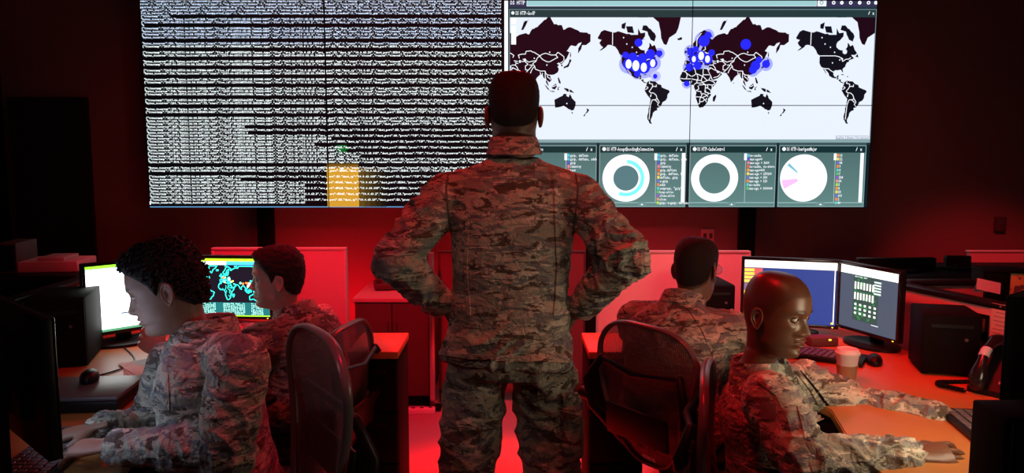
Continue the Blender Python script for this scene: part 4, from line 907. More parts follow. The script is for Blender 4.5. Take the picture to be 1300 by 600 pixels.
# paper pinned to the inner face of the right partition, and a picture
pn = (b2-a2)  # unused direction of the left one
A_, B_ = atz(1132, 356, 1.0), atz(1292, 388, 1.0); dr_ = (B_-A_); dr_.z = 0; dr_.normalize(); nr_ = Vector((dr_.y, -dr_.x, 0))
if nr_.x > 0: nr_ = -nr_
def on_part(px, py):
    d_ = R0*((px-650)/FPX)+U0*((300-py)/FPX)+F0; o_ = Vector((0, 0, CAM_H)); q = A_+nr_*0.027
    return o_+d_*((q-o_).dot(nr_)/d_.dot(nr_))
def pinned(name, label, cat, px0, px1, py0, py1, mt, frame=None):
    a = on_part(px0, (py0+py1)/2); b = on_part(px1, (py0+py1)/2); c = on_part((px0+px1)/2, py0); e = on_part((px0+px1)/2, py1)
    ctr = (a+b)/2; ctr.z = (c.z+e.z)/2; w = (b-a).length; h = c.z-e.z; rz = math.atan2((b-a).y, (b-a).x)
    t = thing(name, label, cat, ctr+nr_*0.004, rz)
    part('sheet', MB().box((0, 0, 0), (w, 0.002, h)), mt, t)
    part('pin', MB().ball((0, -0.004, h/2-0.008), 0.004, 8, 6), 'silver', t)
    return t, w, h
t, w, h = pinned('photo_print', 'dark photo print pinned inside the low partition', 'picture', 1229, 1256, 397, 432, 'matte_black')
gb = MB()
for i in range(4): gb.box((-w*0.3+w*0.2*i, -0.003, -h*0.1+0.02*(i % 2)), (w*0.1, 0.002, h*0.5))
part('figures', gb, 'cabinet', t)
t, w, h = pinned('notice_sheet', 'pale notice sheet pinned inside the low partition above the telephone', 'paper', 1259, 1283, 386, 440, 'panel_trim')
lb = MB()
for i in range(7): lb.box((0, -0.002, h*0.3-i*h*0.1), (w*(0.75 if i % 3 else 0.5), 0.001, h*0.012))
part('printed_lines', lb, 'grey', t)

# ---------------------------------------------------------------- chairs with mesh backs
def chair(label, loc, rz, lift=0.0, seat_z=0.46, arms=True):
    """faces local +y; lift: how far the backrest is raised"""
    t = thing('office_chair', label, 'chair', loc, rz, 'black mesh office chairs')
    # backrest outline in (x, z) with bend in y
    zb, zt = seat_z+0.08+lift, seat_z+0.60+lift
    def out(s):          # s 0..1 around; wide rounded top, narrow foot
        q = 2*PI*s; c, n = math.cos(q), math.sin(q)
        x = math.copysign(abs(c)**0.62, c); zz = math.copysign(abs(n)**0.62, n)
        f = (zz+1)/2; w = 0.13+0.145*(f**0.85) if f < 0.8 else 0.13+0.145*(0.8**0.85)+0.01*(f-0.8)
        return x*w, zb+(zt-zb)*f
    def yb(x, z):
        f = (z-zb)/(zt-zb); return -0.235-0.09*f-0.05*math.sin(f*PI*0.9)*0.5+0.06*(1-(x/0.3)**2)*-0.6+0.05*f*f
    loop = []
    for i in range(64):
        x, z = out(i/64); loop.append(Vector((x, yb(x, z), z)))
    fr = MB(); pts = loop+loop[:2]
    rings = []
    for i in range(64):
        p = loop[i]; tn = (loop[(i+1) % 64]-loop[i-1]).normalized(); ctr = Vector((0, p.y, (zb+zt)/2)); o = (p-ctr); o = (o-tn*o.dot(tn)).normalized(); w = tn.cross(o)
        rings.append([p+o*(math.cos(a)*0.009)+w*(math.sin(a)*0.014) for a in [2*PI*k/10 for k in range(10)]])
    fr.loft(rings+[rings[0]], cap=False); part('back_frame', fr, 'frame_grey', t)
    mb = MB(); nr, ns = 14, 64; vs = [Vector((0, yb(0, (zb+zt)/2), (zb+zt)/2))]; fs = []
    for r in range(1, nr+1):
        for i in range(ns):
            x, z = out(i/ns); f = r/nr; X = x*f; Z = (zb+zt)/2+(z-(zb+zt)/2)*f; vs.append(Vector((X, yb(X, Z), Z)))
    for i in range(ns): fs.append((0, 1+i, 1+(i+1) % ns))
    for r in range(nr-1):
        for i in range(ns): a = 1+r*ns+i; b = 1+r*ns+(i+1) % ns; fs.append((a, a+ns, b+ns, b))
    mb.add(vs, fs); part('back_mesh', mb, 'mesh_fabric', t)
    # yoke and pivots behind the back
    yk = MB()
    for s in (-1, 1):
        yk.tube([(s*0.05, -0.16, seat_z-0.06), (s*0.13, -0.27, seat_z+0.0), (s*0.225, -0.36, seat_z+0.14), (s*0.235, -0.375, seat_z+0.30+lift*0.5), (s*0.19, -0.345, seat_z+0.40+lift*0.6)], [0.022, 0.02, 0.019, 0.017, 0.015], 12, round_caps=True)
    yk.tube([(-0.19, -0.345, seat_z+0.40+lift*0.6), (0, -0.375, seat_z+0.38+lift*0.6), (0.19, -0.345, seat_z+0.40+lift*0.6)], 0.011, 10)
    part('back_yoke', yk, 'black', t)
    for s in (-1, 1):
        part('pivot_knob', MB().tube([(s*0.225, -0.36, seat_z+0.17), (s*0.275, -0.36, seat_z+0.17)], 0.024, 16), 'black', t)
    lm = MB().box((0, -0.352, seat_z+0.24+lift), (0.30, 0.012, 0.12), rot=Matrix.Rotation(0.1, 3, 'X'), bevel=0.005); part('lumbar_pad', lm, 'black', t)
    # seat
    ns = 48
    def so(i, k=1.0):
        q = 2*PI*i/ns; c, n = math.cos(q), math.sin(q); return math.copysign(abs(c)**0.5, c)*0.25*k, 0.02+math.copysign(abs(n)**0.55, n)*0.225*k
    rg = []
    for k, z in ((0.96, seat_z-0.035), (1.0, seat_z-0.02), (0.99, seat_z-0.002), (0.94, seat_z)): rg.append([(so(i, k)[0], so(i, k)[1], z-0.02*max(0, so(i, k)[1]-0.12)) for i in range(ns)])
    part('seat_frame', MB().loft(rg), 'gloss_black', t)
    rg = [[(so(i, k)[0], so(i, k)[1], z) for i in range(ns)] for k, z in ((0.9, seat_z-0.001), (0.88, seat_z+0.004), (0.7, seat_z+0.004), (0.05, seat_z+0.002))]
    part('seat', MB().loft(rg), 'matte_black', t)
    mech = MB().box((0, -0.02, seat_z-0.075), (0.2, 0.26, 0.07), bevel=0.015); part('tilt_mechanism', mech, 'black', t)
    part('gas_lift', MB().lathe((0, 0, 0), [(0.028, 0.10), (0.028, seat_z-0.2), (0.02, seat_z-0.2), (0.02, seat_z-0.1)], 20), 'grey', t)
    for k in range(5):
        q = 2*PI*k/5+0.3; c, s = math.cos(q), math.sin(q)
        lg = part('leg', MB().tube([(0.02*c, 0.02*s, 0.115), (0.16*c, 0.16*s, 0.10), (0.31*c, 0.31*s, 0.075)], [0.03, 0.024, 0.017], 10, round_caps=True), 'black', t)
        w = MB()
        for u in (-1, 1): w.tube([(0.31*c-s*0.008*u, 0.31*s+c*0.008*u, 0.028), (0.31*c-s*0.026*u, 0.31*s+c*0.026*u, 0.028)], 0.028, 16)
        w.tube([(0.31*c, 0.31*s, 0.03), (0.31*c, 0.31*s, 0.075)], 0.008, 8); part('caster', w, 'matte_black', lg)
    if arms:
        for s in (-1, 1):
            ar = part('armrest', MB().box((s*0.295, -0.02, seat_z+0.215), (0.085, 0.27, 0.03), bevel=0.013, seg=3), 'matte_black', t)
            part('arm_post', MB().tube([(s*0.24, -0.12, seat_z-0.03), (s*0.295, -0.14, seat_z+0.03), (s*0.30, -0.10, seat_z+0.20)], [0.02, 0.019, 0.016], 12, round_caps=True), 'black', ar)
    return t
def face(dx, dy): return math.atan2(dy, dx)-PI/2

# ---------------------------------------------------------------- people
from mathutils.bvhtree import BVHTree
def sm(a, b, x):
    t = np.clip((x-a)/(b-a), 0, 1); return t*t*(3-2*t)
HEAD_R = [  # front y, z; back y, z; half width; front roundness
 (-.006,.1305,-.012,.1305,.002,1.0),(.018,.1290,-.035,.1285,.026,1.0),(.040,.1240,-.056,.1230,.044,.95),(.060,.1135,-.074,.1125,.057,.92),(.076,.0990,-.0870,.0970,.067,.90),
 (.0870,.0820,-.0960,.0780,.073,.88),(.0925,.0650,-.1005,.0590,.0765,.86),(.0955,.0500,-.1020,.0430,.078,.84),(.0965,.0390,-.1020,.0310,.0775,.82),(.0930,.0275,-.1010,.0190,.0760,.82),
 (.0895,.0170,-.0990,.0070,.0745,.82),(.0885,.0060,-.0960,-.0050,.0735,.84),(.0885,-.0060,-.0920,-.0160,.0725,.86),(.0890,-.0180,-.0870,-.0270,.0710,.88),(.0905,-.0300,-.0820,-.0370,.0690,.90),
 (.0925,-.0400,-.0780,-.0460,.0665,.93),(.0930,-.0500,-.0750,-.0550,.0645,.96),(.0920,-.0600,-.0730,-.0640,.0625,1.0),(.0885,-.0690,-.0715,-.0730,.0605,1.03),(.0890,-.0790,-.0705,-.0810,.0580,1.06),
 (.0890,-.0890,-.0700,-.0890,.0550,1.1),(.0850,-.0980,-.0700,-.0960,.0530,1.1),(.0740,-.1050,-.0700,-.1020,.0505,1.05),(.0560,-.1085,-.0695,-.1080,.0495,1.0),(.0380,-.1130,-.0695,-.1140,.0495,1.0),
 (.0270,-.1230,-.0700,-.1220,.0500,1.0),(.0210,-.1400,-.0710,-.1330,.0505,1.0),(.0190,-.1600,-.0740,-.1480,.0530,1.0),(.0220,-.1850,-.0830,-.1650,.0600,1.0),(.0240,-.2150,-.0880,-.1900,.0640,1.0)]
def cr_interp(tab, n):
    T = np.array(tab); m = len(T); out = []
    for i in range(n):
        s = i/(n-1)*(m-1); k = min(int(s), m-2); f = s-k
        p0, p1, p2, p3 = T[max(k-1, 0)], T[k], T[k+1], T[min(k+2, m-1)]
        out.append(0.5*((2*p1)+(p2-p0)*f+(2*p0-5*p1+4*p2-p3)*f*f+(3*p1-p0-3*p2+p3)*f**3))
    return np.array(out)
def head_grid(o):
    NR, NA = 170, 176
    T = cr_interp(HEAD_R, NR); a = np.linspace(0, 2*PI, NA, endpoint=False)
    yf, zf, ybk, zbk, w, p = [T[:, i][:, None] for i in range(6)]
    wf = o.get('width', 1.0); c, s = np.cos(a)[None], np.sin(a)[None]
    q = np.where(c > 0, p, 1.0)
    X = w*wf*np.sign(s)*np.abs(s)**q*np.ones_like(w)
    cc = np.sign(c)*np.abs(c)**np.where(c > 0, 0.92, 1.0)
    Y = (yf+ybk)/2+(yf-ybk)/2*cc; Z = (zf+zbk)/2+(zf-zbk)/2*c
    # lower face: the jaw narrows towards the chin
    g = lambda x, z, x0, z0, sx, sz: np.exp(-((x-x0)/sx)**2-((z-z0)/sz)**2)
    front = sm(0.0, 0.05, Y)
    ax = np.abs(X)
    d = np.zeros_like(X)
    d += 0.0040*g(ax, Z, .028, .036, .022, .007)*front*o.get('brow', 1)                      # brow ridge
    d -= 0.0120*g(ax, Z, .031, .016, .0165, .012)*front                                       # eye sockets
    d += 0.0045*g(ax, Z, .046, -.008, .018, .014)*front*o.get('cheek', 1)                     # cheekbones
    d -= 0.0030*g(ax, Z, .042, -.042, .014, .018)*front
    # nose
    zz = Z; zk = np.array([-.046,-.038,-.033,-.027,-.020,-.013,-.004,.008,.018,.028,.040])
    hk = np.array([0, .003, .012, .0235, .0275, .0245, .0185, .0115, .0065, .0030, 0])*o.get('nose', 1.0)
    wk = np.array([.012,.012,.0115,.0110,.0108,.0098,.0085,.0078,.0080,.0095,.012])*o.get('nose_w', 1.0)
    H = np.interp(zz, zk, hk); W_ = np.interp(zz, zk, wk)
    d += H*np.exp(-(ax/W_)**2.2)*(Y > 0.03)
    d += 0.0105*g(ax, Z, .0145*o.get('nose_w', 1), -.0245, .0062*o.get('nose_w', 1), .0075)*front   # wings of the nose
    d -= 0.0040*g(ax, Z, .0065, -.0335, .0035, .0028)*front
    # mouth
    lw = o.get('lips', 1.0)
    prof = np.clip(1-(ax/.027)**2, 0, 1)
    d += 0.0060*lw*np.exp(-((Z+.0465)/.0052)**2)*prof**.7*front*(1-.25*np.exp(-(ax/.004)**2))
    d += 0.0070*lw*np.exp(-((Z+.0600)/.0060)**2)*prof**.8*front
    d -= 0.0050*np.exp(-((Z+.0527+.0012*(ax/.02)**2)/.0017)**2)*np.clip(1-(ax/.030)**4, 0, 1)*front
    d -= 0.0022*g(ax, Z, .0, -.0395, .0045, .005)*front
    d += 0.0045*g(ax, Z, .0, -.0900, .019, .011)*front
    d -= 0.0018*g(ax, Z, .034, -.030, .006, .016)*front                                       # fold from nose to mouth
    Y = Y+d
    # jaw angle, temples
    sgn = np.sign(X)
    X = X+sgn*0.0055*g(Y, Z, .018, -.066, .028, .018)*o.get('jaw', 1)-sgn*0.0035*g(Y, Z, .045, .045, .03, .02)
    # eyelids around the eyeballs
    R = .0122
    for sx in (-1, 1):
        cx, cy, cz = sx*.0315, .0735, .0155
        dx, dz = X-cx, Z-cz; rr = dx*dx+dz*dz
        surf = cy+np.sqrt(np.clip(R*R-rr, 0, None))
        near = (rr < (R*1.12)**2) & (Y > 0.03)
        op = o.get('lid', 1.0)
        up = .0048*op*(1-np.clip((dx*sx*1.0+.001)/.0150, -1, 1)**2); dn = -.0042*(1-np.clip(dx/.0145, -1, 1)**2)*min(1, op+.3)
        opening = (dz < up) & (dz > dn) & (np.abs(dx) < .0145)
        lid = np.maximum(Y, surf+.0014+.0012*np.exp(-((dz-up-.001)/.0012)**2))
        Y = np.where(near, np.where(opening, np.minimum(Y, surf-.0025), lid), Y)
    # tint: brows, lips, shaved hair, stubble
    t = np.ones(X.shape+(3,))
    def mul(mask, col):
        nonlocal t
        t = t*(1-mask[..., None]+mask[..., None]*np.array(col))
    bz = .0375+.004*np.sin(np.clip((ax-.012)/.036, 0, 1)*PI*.75)
    brow = np.exp(-((Z-bz)/.0036)**4)*sm(.010, .016, ax)*(1-sm(.044, .050, ax))*(Y > .04)
    mul(brow*o.get('brow_dark', .85), o.get('brow_col', (.12, .10, .09)))
    lip = (np.exp(-((Z+.0470)/.0048)**4)+np.exp(-((Z+.0600)/.0055)**4)).clip(0, 1)*(ax < .0245)*(Y > .04)
    mul(lip*.8, o.get('lip_col', (.92, .62, .60)))
    hl = hairline(Y)
    crop_mask = sm(-.006, .004, Z-hl)*o.get('scalp', 0.0); mul(crop_mask, (.16, .13, .12))
    st = sm(-.03, -.05, Z)*sm(-.112, -.098, Z)*sm(0, .03, Y)*o.get('stubble', 0); mul(st, (.55, .52, .52))
    return X, Y, Z, t, a
def hairline(Y):
    return np.interp(Y, [-.11, -.075, -.055, -.035, -.022, -.012, .002, .010, .018, .030, .050, .070, .085, .11], [-.070, -.066, -.055, -.035, .010, .030, .030, .012, -.002, .030, .055, .075, .082, .084])
def ear_mesh(sx):
    nr, na = 12, 36; V_ = []; F_ = []
    def pt(r, q, back):
        x = math.sin(q); z = math.cos(q)
        ry = .0175*(1+.12*z); rz = .0325
        u = x*ry*r*(1.0 if z > -.2 else 1-.35*(-z-.2)); v = z*rz*r
        h = .0050*math.exp(-((r-.88)/.10)**2)+.0030*math.exp(-((r-.55)/.10)**2)*(1 if x < .3 else .4)-.0060*math.exp(-(r/.38)**2)
        if x > 0.6 and abs(z) < .35: h += .002
        return (u, v, (h*.75 if not back else -.006+.002*r))
    out = []
    for back in (False, True):
        V0 = len(V_); V_.append(pt(0, 0, back))
        for i in range(1, nr+1):
            for j in range(na): V_.append(pt(i/nr, 2*PI*j/na, back))
        for j in range(na): F_.append((V0, V0+1+j, V0+1+(j+1) % na))
        for i in range(nr-1):
            for j in range(na): a = V0+1+i*na+j; b = V0+1+i*na+(j+1) % na; F_.append((a, a+na, b+na, b))
    n0 = 1+nr*na
    for j in range(na): a = 1+(nr-1)*na+j; b = 1+(nr-1)*na+(j+1) % na; F_.append((a, b, n0+b, n0+a))
    R = Matrix.Rotation(-sx*0.42, 3, 'Z') @ Matrix.Rotation(0.14, 3, 'X')
    res = []
    for u, v, h in V_:
        p = Vector((0, u-.008, v)); p.x = 0; n = Vector((sx*h, 0, 0)); q = Vector((sx*abs(0), p.y, p.z))+n
        q = Matrix.Rotation(sx*0.38, 3, 'Z') @ q       # the rear edge stands away from the skull
        q = Matrix.Rotation(0.12, 3, 'X') @ q
        res.append(q+Vector((sx*.0790, -.004, -.002)))
    return res, F_
def eval_mods(me, mods):
    ob = bpy.data.objects.new('tmp', me); COL.objects.link(ob)
    for ty, props in mods:
        m = ob.modifiers.new('m', ty)
        for k, v in props.items(): setattr(m, k, v)
    dg = bpy.context.evaluated_depsgraph_get(); r = bpy.data.meshes.new_from_object(ob.evaluated_get(dg)); bpy.data.objects.remove(ob); return r
def fuse(mb, voxel, smooth=6, fac=0.5):
    me = bpy.data.meshes.new('raw'); me.from_pydata(mb.v, [], mb.f)
    bm = bmesh.new(); bm.from_mesh(me); bmesh.ops.recalc_face_normals(bm, faces=bm.faces); bm.to_mesh(me); bm.free()
    return eval_mods(me, [('REMESH', dict(mode='VOXEL', voxel_size=voxel, use_smooth_shade=True)), ('SMOOTH', dict(factor=fac, iterations=smooth))])
def arr(me):
    a = np.empty(len(me.vertices)*3, np.float32); me.vertices.foreach_get('co', a); n = np.empty_like(a); me.vertices.foreach_get('normal', n)
    return a.reshape(-1, 3).astype(float), n.reshape(-1, 3).astype(float)
def folds(me, segs, seed=0, base=0.004):
    """wrinkles that run around the limbs and pull across the trunk; segs: (a, b, radius, depth, spacing, twist, ends)"""
    co, nr = arr(me); N = len(co)
    n1 = np.array([noise.noise(Vector(c)*5+Vector((seed, 0, 0))) for c in co]); n2 = np.array([noise.noise(Vector(c)*13+Vector((0, seed, 3))) for c in co])
    n3 = np.array([noise.noise(Vector((c[0]*3, c[1]*3, c[2]*6))+Vector((7, seed, 3))) for c in co])
    W_ = np.zeros(N); D = np.zeros(N)
    for a, b, r, amp, lam, tw, ends in segs:
        a = np.array(a); b = np.array(b); ab = b-a; L_ = np.linalg.norm(ab); u = ab/L_
        t = np.clip(((co-a)@u)/L_, 0, 1); pr = a+np.outer(t*L_, u); v = co-pr; dist = np.linalg.norm(v, axis=1)/r
        ref = np.array([0, 0, 1.0]) if abs(u[2]) < .8 else np.array([0, 1.0, 0]); e1 = np.cross(u, ref); e1 /= np.linalg.norm(e1); e2 = np.cross(u, e1)
        ang = np.arctan2(v@e2, v@e1)
        s1 = t*L_/lam*1.05+tw*.55*np.sin(ang+seed)+.9*n1; ca, sa = np.cos(ang)*.85, np.sin(ang)*.85
        nn = np.array([noise.noise(Vector((x_, y_+seed, z_))) for x_, y_, z_ in zip(s1, ca, sa)])
        rid = (1-np.clip(np.abs(nn)*3.0, 0, 1))**1.6*1.25-.35
        e = ends[0]*(1-t)**1.6+ends[1]*t**1.6+ends[2]
        w = np.exp(-3.2*dist)+1e-9; W_ += w; D += w*amp*e*rid*(.7+.9*n3)
    D = D/W_+base*(n1*.9+n2*.5)
    co = co+nr*D[:, None]; me.vertices.foreach_set('co', co.astype(np.float32).ravel()); me.update(); return me
def spine(P0, P1, P2, t, tm=0.6):
    """curve through pelvis (t 0), chest (t tm) and the base of the neck (t 1)"""
    l0 = (t-tm)*(t-1)/(tm); l1 = t*(t-1)/(tm*(tm-1)); l2 = t*(t-tm)/(1-tm); return P0*l0+P1*l1+P2*l2
def torso(mb, J, tab, n=40):
    rings = []
    for t, hw, hd, ex in tab:
        c = spine(J['pelvis'], J['chest'], J['neck'], t); dt = (spine(J['pelvis'], J['chest'], J['neck'], t+.02)-spine(J['pelvis'], J['chest'], J['neck'], t-.02)).normalized()
        lat = J['lat_h'].lerp(J['lat_s'], min(1, max(0, t/0.7))); lat = (lat-dt*lat.dot(dt)).normalized(); fw = dt.cross(lat).normalized()
        rings.append([c+lat*(math.copysign(abs(math.cos(q))**ex, math.cos(q))*hw)+fw*(math.copysign(abs(math.sin(q))**ex, math.sin(q))*hd) for q in [2*PI*k/n for k in range(n)]])
    mb.loft(rings)
def hand(mb, wrist, d, up, thumb, curl=0.5, spread=0.26, size=1.0, thumb_in=0.35):
    """d: along the hand; up: out of the back of the hand; thumb: towards the thumb side"""
    d = d.normalized(); up = (up-d*up.dot(d)).normalized(); th = d.cross(up); th = th if th.dot(thumb) > 0 else -th; k = size
    mb.tube([wrist-d*.03*k, wrist, wrist+d*.03*k, wrist+d*.06*k, wrist+d*.088*k], [.027*k, .0265*k, .034*k, .041*k, .040*k], 16, flat=(1, .40), up=up)
    for i, (off, ln, r) in enumerate(((.0325, .074, .0084), (.0108, .083, .0086), (-.0108, .076, .0082), (-.0315, .060, .0072))):
        b = wrist+d*(.082-.004*abs(i-1))*k+th*off*k; a = th*(spread*(1.5-i)/1.5); dd = (d+a*.6).normalized(); u = up
        pts = [b-dd*.015*k, b]; ang = curl*.55; cur = dd; up_ = u
        for seg, fl in enumerate((.44, .31, .25)):
            ax = dd.cross(up).normalized(); cur = (Matrix.Rotation(-ang if True else 0, 3, ax) @ cur).normalized() if False else (cur*math.cos(ang)-up_*math.sin(ang)).normalized()
            up_ = (up_-cur*up_.dot(cur)).normalized(); pts.append(pts[-1]+cur*ln*fl*k); ang = curl*(.95 if seg == 0 else .7)
        mb.tube(pts, [r*k, r*k*1.05, r*k, r*k*.95, r*k*.82], 10, round_caps=True)
    b = wrist+d*.025*k+th*.022*k-up*.006*k; t1 = (d*.62+th*.75-up*.25).normalized(); t2 = (d*.9+th*(.55-thumb_in)-up*(.25+.3*thumb_in)).normalized()
    mb.tube([b, b+t1*.038*k, b+t1*.038*k+t2*.030*k, b+t1*.038*k+t2*.055*k], [.015*k, .0125*k, .0112*k, .0088*k], 10, round_caps=True)
def head_matrix(J):
    f = J['face'].normalized(); up = J.get('head_up', Vector((0, 0, 1))); x = f.cross(up).normalized(); z = x.cross(f).normalized()
    M_ = Matrix((x, f, z)).transposed().to_4x4(); M_.translation = J['head']; return M_
TOR_CLOTH = [(-.14, .185, .13, .85), (-.02, .187, .135, .85), (.15, .180, .130, .85), (.35, .172, .125, .87), (.55, .180, .130, .87), (.72, .188, .128, .88), (.84, .172, .112, .9), (.93, .130, .092, .95), (1.0, .080, .075, 1.0)]
TOR_BODY = [(-.10, .150, .095, .9), (.1, .150, .10, .9), (.4, .138, .095, .9), (.7, .150, .10, .9), (.84, .135, .085, .9), (.93, .09, .07, 1), (1.0, .058, .058, 1), (1.10, .054, .054, 1)]
def collar(J, o, mb):
    up = (J['neck']-J['chest']).normalized(); upc = o.get('up', None) or up; lat = (J['lat_s']-upc*J['lat_s'].dot(upc)).normalized(); fw = upc.cross(lat)
    c = J['neck']+fw*o.get('dy', .0)+upc*o.get('dz', 0.0); rx, ry = o.get('r', (.070, .076)); gap = o.get('gap', .35); H = o.get('h', .042); drop = o.get('drop', .01); lap = o.get('lapel', .03)
    rings = []; n = 56
    for i in range(n+1):
        q = gap+(2*PI-2*gap)*i/n     # 0 = front
        e = math.exp(-(min(q-gap, 2*PI-gap-q)/.38)**2)
        dr = Vector((0, 0, 0))+lat*math.sin(q)*rx+fw*math.cos(q)*ry; out = (lat*math.sin(q)+fw*math.cos(q)).normalized()
        b = c+dr+fw*(.012*e); hh = H*(1-.25*e)
        wob = .0025*math.sin(q*5+1)
        sec = [(0, 0), (-.003, hh*.6), (-.002, hh), (.004, hh+.003), (.010+wob, hh*.72), (.020+wob+.008*e, -drop-lap*e), (.016+wob+.008*e, -drop-lap*e-.001), (.0065, hh*.68), (.004, 0)]
        rings.append([b+out*r+upc*z+fw*(.5*lap*e if k in (5, 6) else 0) for k, (r, z) in enumerate(sec)])
    mb.loft(rings, cap=True); return mb
def add_person(label, J, o, name='person', group=None):
    floor = Vector((J['pelvis'].x, J['pelvis'].y, 0)); root = thing(name, label, 'person', floor, 0, group)
    cols = o['skin']; smat = skin_mat('skin', cols, o.get('rough', .48))
    off = lambda me: (me.transform(Matrix.Translation(-floor)), me)[1]
    # ---- body
    mb = MB(); torso(mb, J, TOR_BODY, 28)
    HM = head_matrix(J)
    for s in ('R', 'L'):
        sh, el, wr = J['sh_'+s], J['el_'+s], J['wr_'+s]
        mb.tube([sh, sh.lerp(el, .5), el, el.lerp(wr, .35), wr], [.050, .044, .037, .037, .0255], 16, round_caps=True)
        mb.tube([J['neck']-(J['neck']-J['chest']).normalized()*.04, sh], [.04, .048], 14, round_caps=True)
        h = J['hand_'+s]; hand(mb, wr+(wr-el).normalized()*.012, h[0], h[1], h[2], **(h[3] if len(h) > 3 else {}))
        hp, kn, an = J['hip_'+s], J['kn_'+s], J['an_'+s]
        mb.tube([hp, hp.lerp(kn, .5), kn, kn.lerp(an, .3), an], [.075, .066, .048, .047, .034], 16, round_caps=True)
        fwd = J['toe_'+s]; mb.tube([an+fwd*-.03+V(0, 0, -.04), an+fwd*.06+V(0, 0, -.045), an+fwd*.15+V(0, 0, -.055)], [.036, .034, .024], 12, round_caps=True)
    nb = HM @ Vector((0, -.028, -.16)); mb.tube([nb, J['neck'].lerp(J['chest'], .12)], [.048, .055], 16, round_caps=True)
    bme = off(fuse(mb, .0036, 2))
    X, Y, Z, T, a = head_grid(o); NR, NA = X.shape
    sc = o.get('head_scale', 1.0)
    hv = [HM @ Vector((x*sc, y*sc, z*sc))-floor for x, y, z in zip(X.ravel(), Y.ravel(), Z.ravel())]
    co, _ = arr(bme); V_ = [tuple(c) for c in co]; F_ = [tuple(p.vertices) for p in bme.polygons]; tint = [(1, 1, 1, 1)]*len(V_)
    b0 = len(V_); V_ += [tuple(v) for v in hv]; tint += [(*t, 1) for t in T.reshape(-1, 3)]
    for i in range(NR-1):
        for j in range(NA): k = (j+1) % NA; F_.append((b0+i*NA+j, b0+i*NA+k, b0+(i+1)*NA+k, b0+(i+1)*NA+j))
    F_.append(tuple(b0+j for j in range(NA))[::-1])
    for sx in (-1, 1):
        ev, ef = ear_mesh(sx); e0 = len(V_); V_ += [tuple(HM @ (v*sc)-floor) for v in ev]; tint += [(1.0, .92, .9, 1)]*len(ev); F_ += [tuple(i+e0 for i in f) for f in ef]
    me = bpy.data.meshes.new('body'); me.from_pydata(V_, [], F_); me.shade_smooth()
    bm = bmesh.new(); bm.from_mesh(me); bmesh.ops.recalc_face_normals(bm, faces=bm.faces); bm.to_mesh(me); bm.free()
    at = me.color_attributes.new('tint', 'FLOAT_COLOR', 'POINT'); at.data.foreach_set('color', np.array(tint, np.float32).ravel())
    body = link('body', me, smat, root)
    # eyes
    for sx in (-1, 1):
        c = HM @ Vector((sx*.0315*sc, .0735*sc, .0155*sc))-floor; R = HM.to_3x3()
        gz = o.get('gaze', (0, 0)); R = R @ Matrix.Rotation(gz[0], 3, 'Z') @ Matrix.Rotation(gz[1], 3, 'X')
        ey = part('eye', MB().ball(c, .0122*sc, 20, 14, R), 'eyewhite', root)
        ir = MB(); ir.loft([[c+R@Vector((r*math.cos(q), math.sqrt(.01245**2-r*r), r*math.sin(q)))*sc for q in [2*PI*k/16 for k in range(16)]] for r in (.0058, .003, .0004)], cap=False)
        part('iris', ir, 'iris', ey)
    # ---- hair
    if o.get('hair'):
        h = o['hair']; th = h['t']; hz = h.get('raise', 0.0)
        hl = hairline(Y); hl = hl+hz*np.where(Y < .03, 1, .2)
        m = sm(-.001, h.get('soft', .012), Z-hl)
        top = sm(.02, .10, Z); thick = th*(1-h.get('fade', .6)*(1-top))
        dirs = np.stack([X, Y*.8+.004, np.clip(Z, -.02, 1)*.9+.01], -1); dirs /= np.linalg.norm(dirs, axis=-1, keepdims=True)
        amp = np.zeros_like(X); fr = h.get('freq', 60)
        for i in range(NR):
            for j in range(NA):
                if m[i, j] > 0:
                    p = Vector((X[i, j], Y[i, j], Z[i, j]))*fr; amp[i, j] = noise.noise(p)+.5*noise.noise(p*2.3)
        dsp = m*(thick*(1+h.get('rough', .3)*amp))-(1-m)*.0025
        if 'front' in h: dsp = dsp+m*h['front']*np.exp(-((Z-.098)/.028)**2)*sm(.03, .08, Y)*(1+.5*amp)
        HX, HY, HZ = X+dirs[..., 0]*dsp, Y+dirs[..., 1]*dsp, Z+dirs[..., 2]*dsp
        keep = m > 0.0; vs = {}; hm = MB(); fs = []
        def vi(i, j):
            j %= NA
            if (i, j) not in vs: vs[(i, j)] = len(hm.v); hm.v.append(tuple(HM @ Vector((HX[i, j]*sc, HY[i, j]*sc, HZ[i, j]*sc))-floor))
            return vs[(i, j)]
        for i in range(NR-1):
            for j in range(NA):
                if keep[i, j] or keep[i+1, j] or keep[i, (j+1) % NA] or keep[i+1, (j+1) % NA]: hm.f.append((vi(i, j), vi(i, j+1), vi(i+1, j+1), vi(i+1, j)))
        for j in range(1): hm.f.append(tuple(vi(0, k) for k in range(NA))[::-1])
        if h.get('curls'):
            rr = random.Random(5)
            cand = [(i, j) for i in range(8, NR, 5) for j in range(0, NA, 4) if m[i, j] > .5]
            for i, j in cand:
                if rr.random() < .72:
                    c = Vector((HX[i, j], HY[i, j], HZ[i, j])); dv = Vector(dirs[i, j]); r0 = rr.uniform(.004, .008); ph = rr.uniform(0, 6); u = dv.orthogonal().normalized(); w = dv.cross(u)
                    pts = [HM @ ((c+dv*(r0*.2+.0035*k*.5)+u*math.cos(ph+k*.9)*r0+w*math.sin(ph+k*.9)*r0)*sc)-floor for k in range(7)]
                    hm.tube(pts, [.0028, .0032, .0032, .003, .0026, .002, .0012], 6)
        part('hair', hm, o.get('hair_mat', 'hair_black'), root, angle=180)
    # ---- jacket
    k = o.get('bulk', 1.0); jb = MB(); tab = o.get('torso', TOR_CLOTH); torso(jb, J, [(t, w*k, d*k, e) for t, w, d, e in tab])
    segs = []
    sr = o.get('sleeve', [.078, .074, .066, .062, .046])
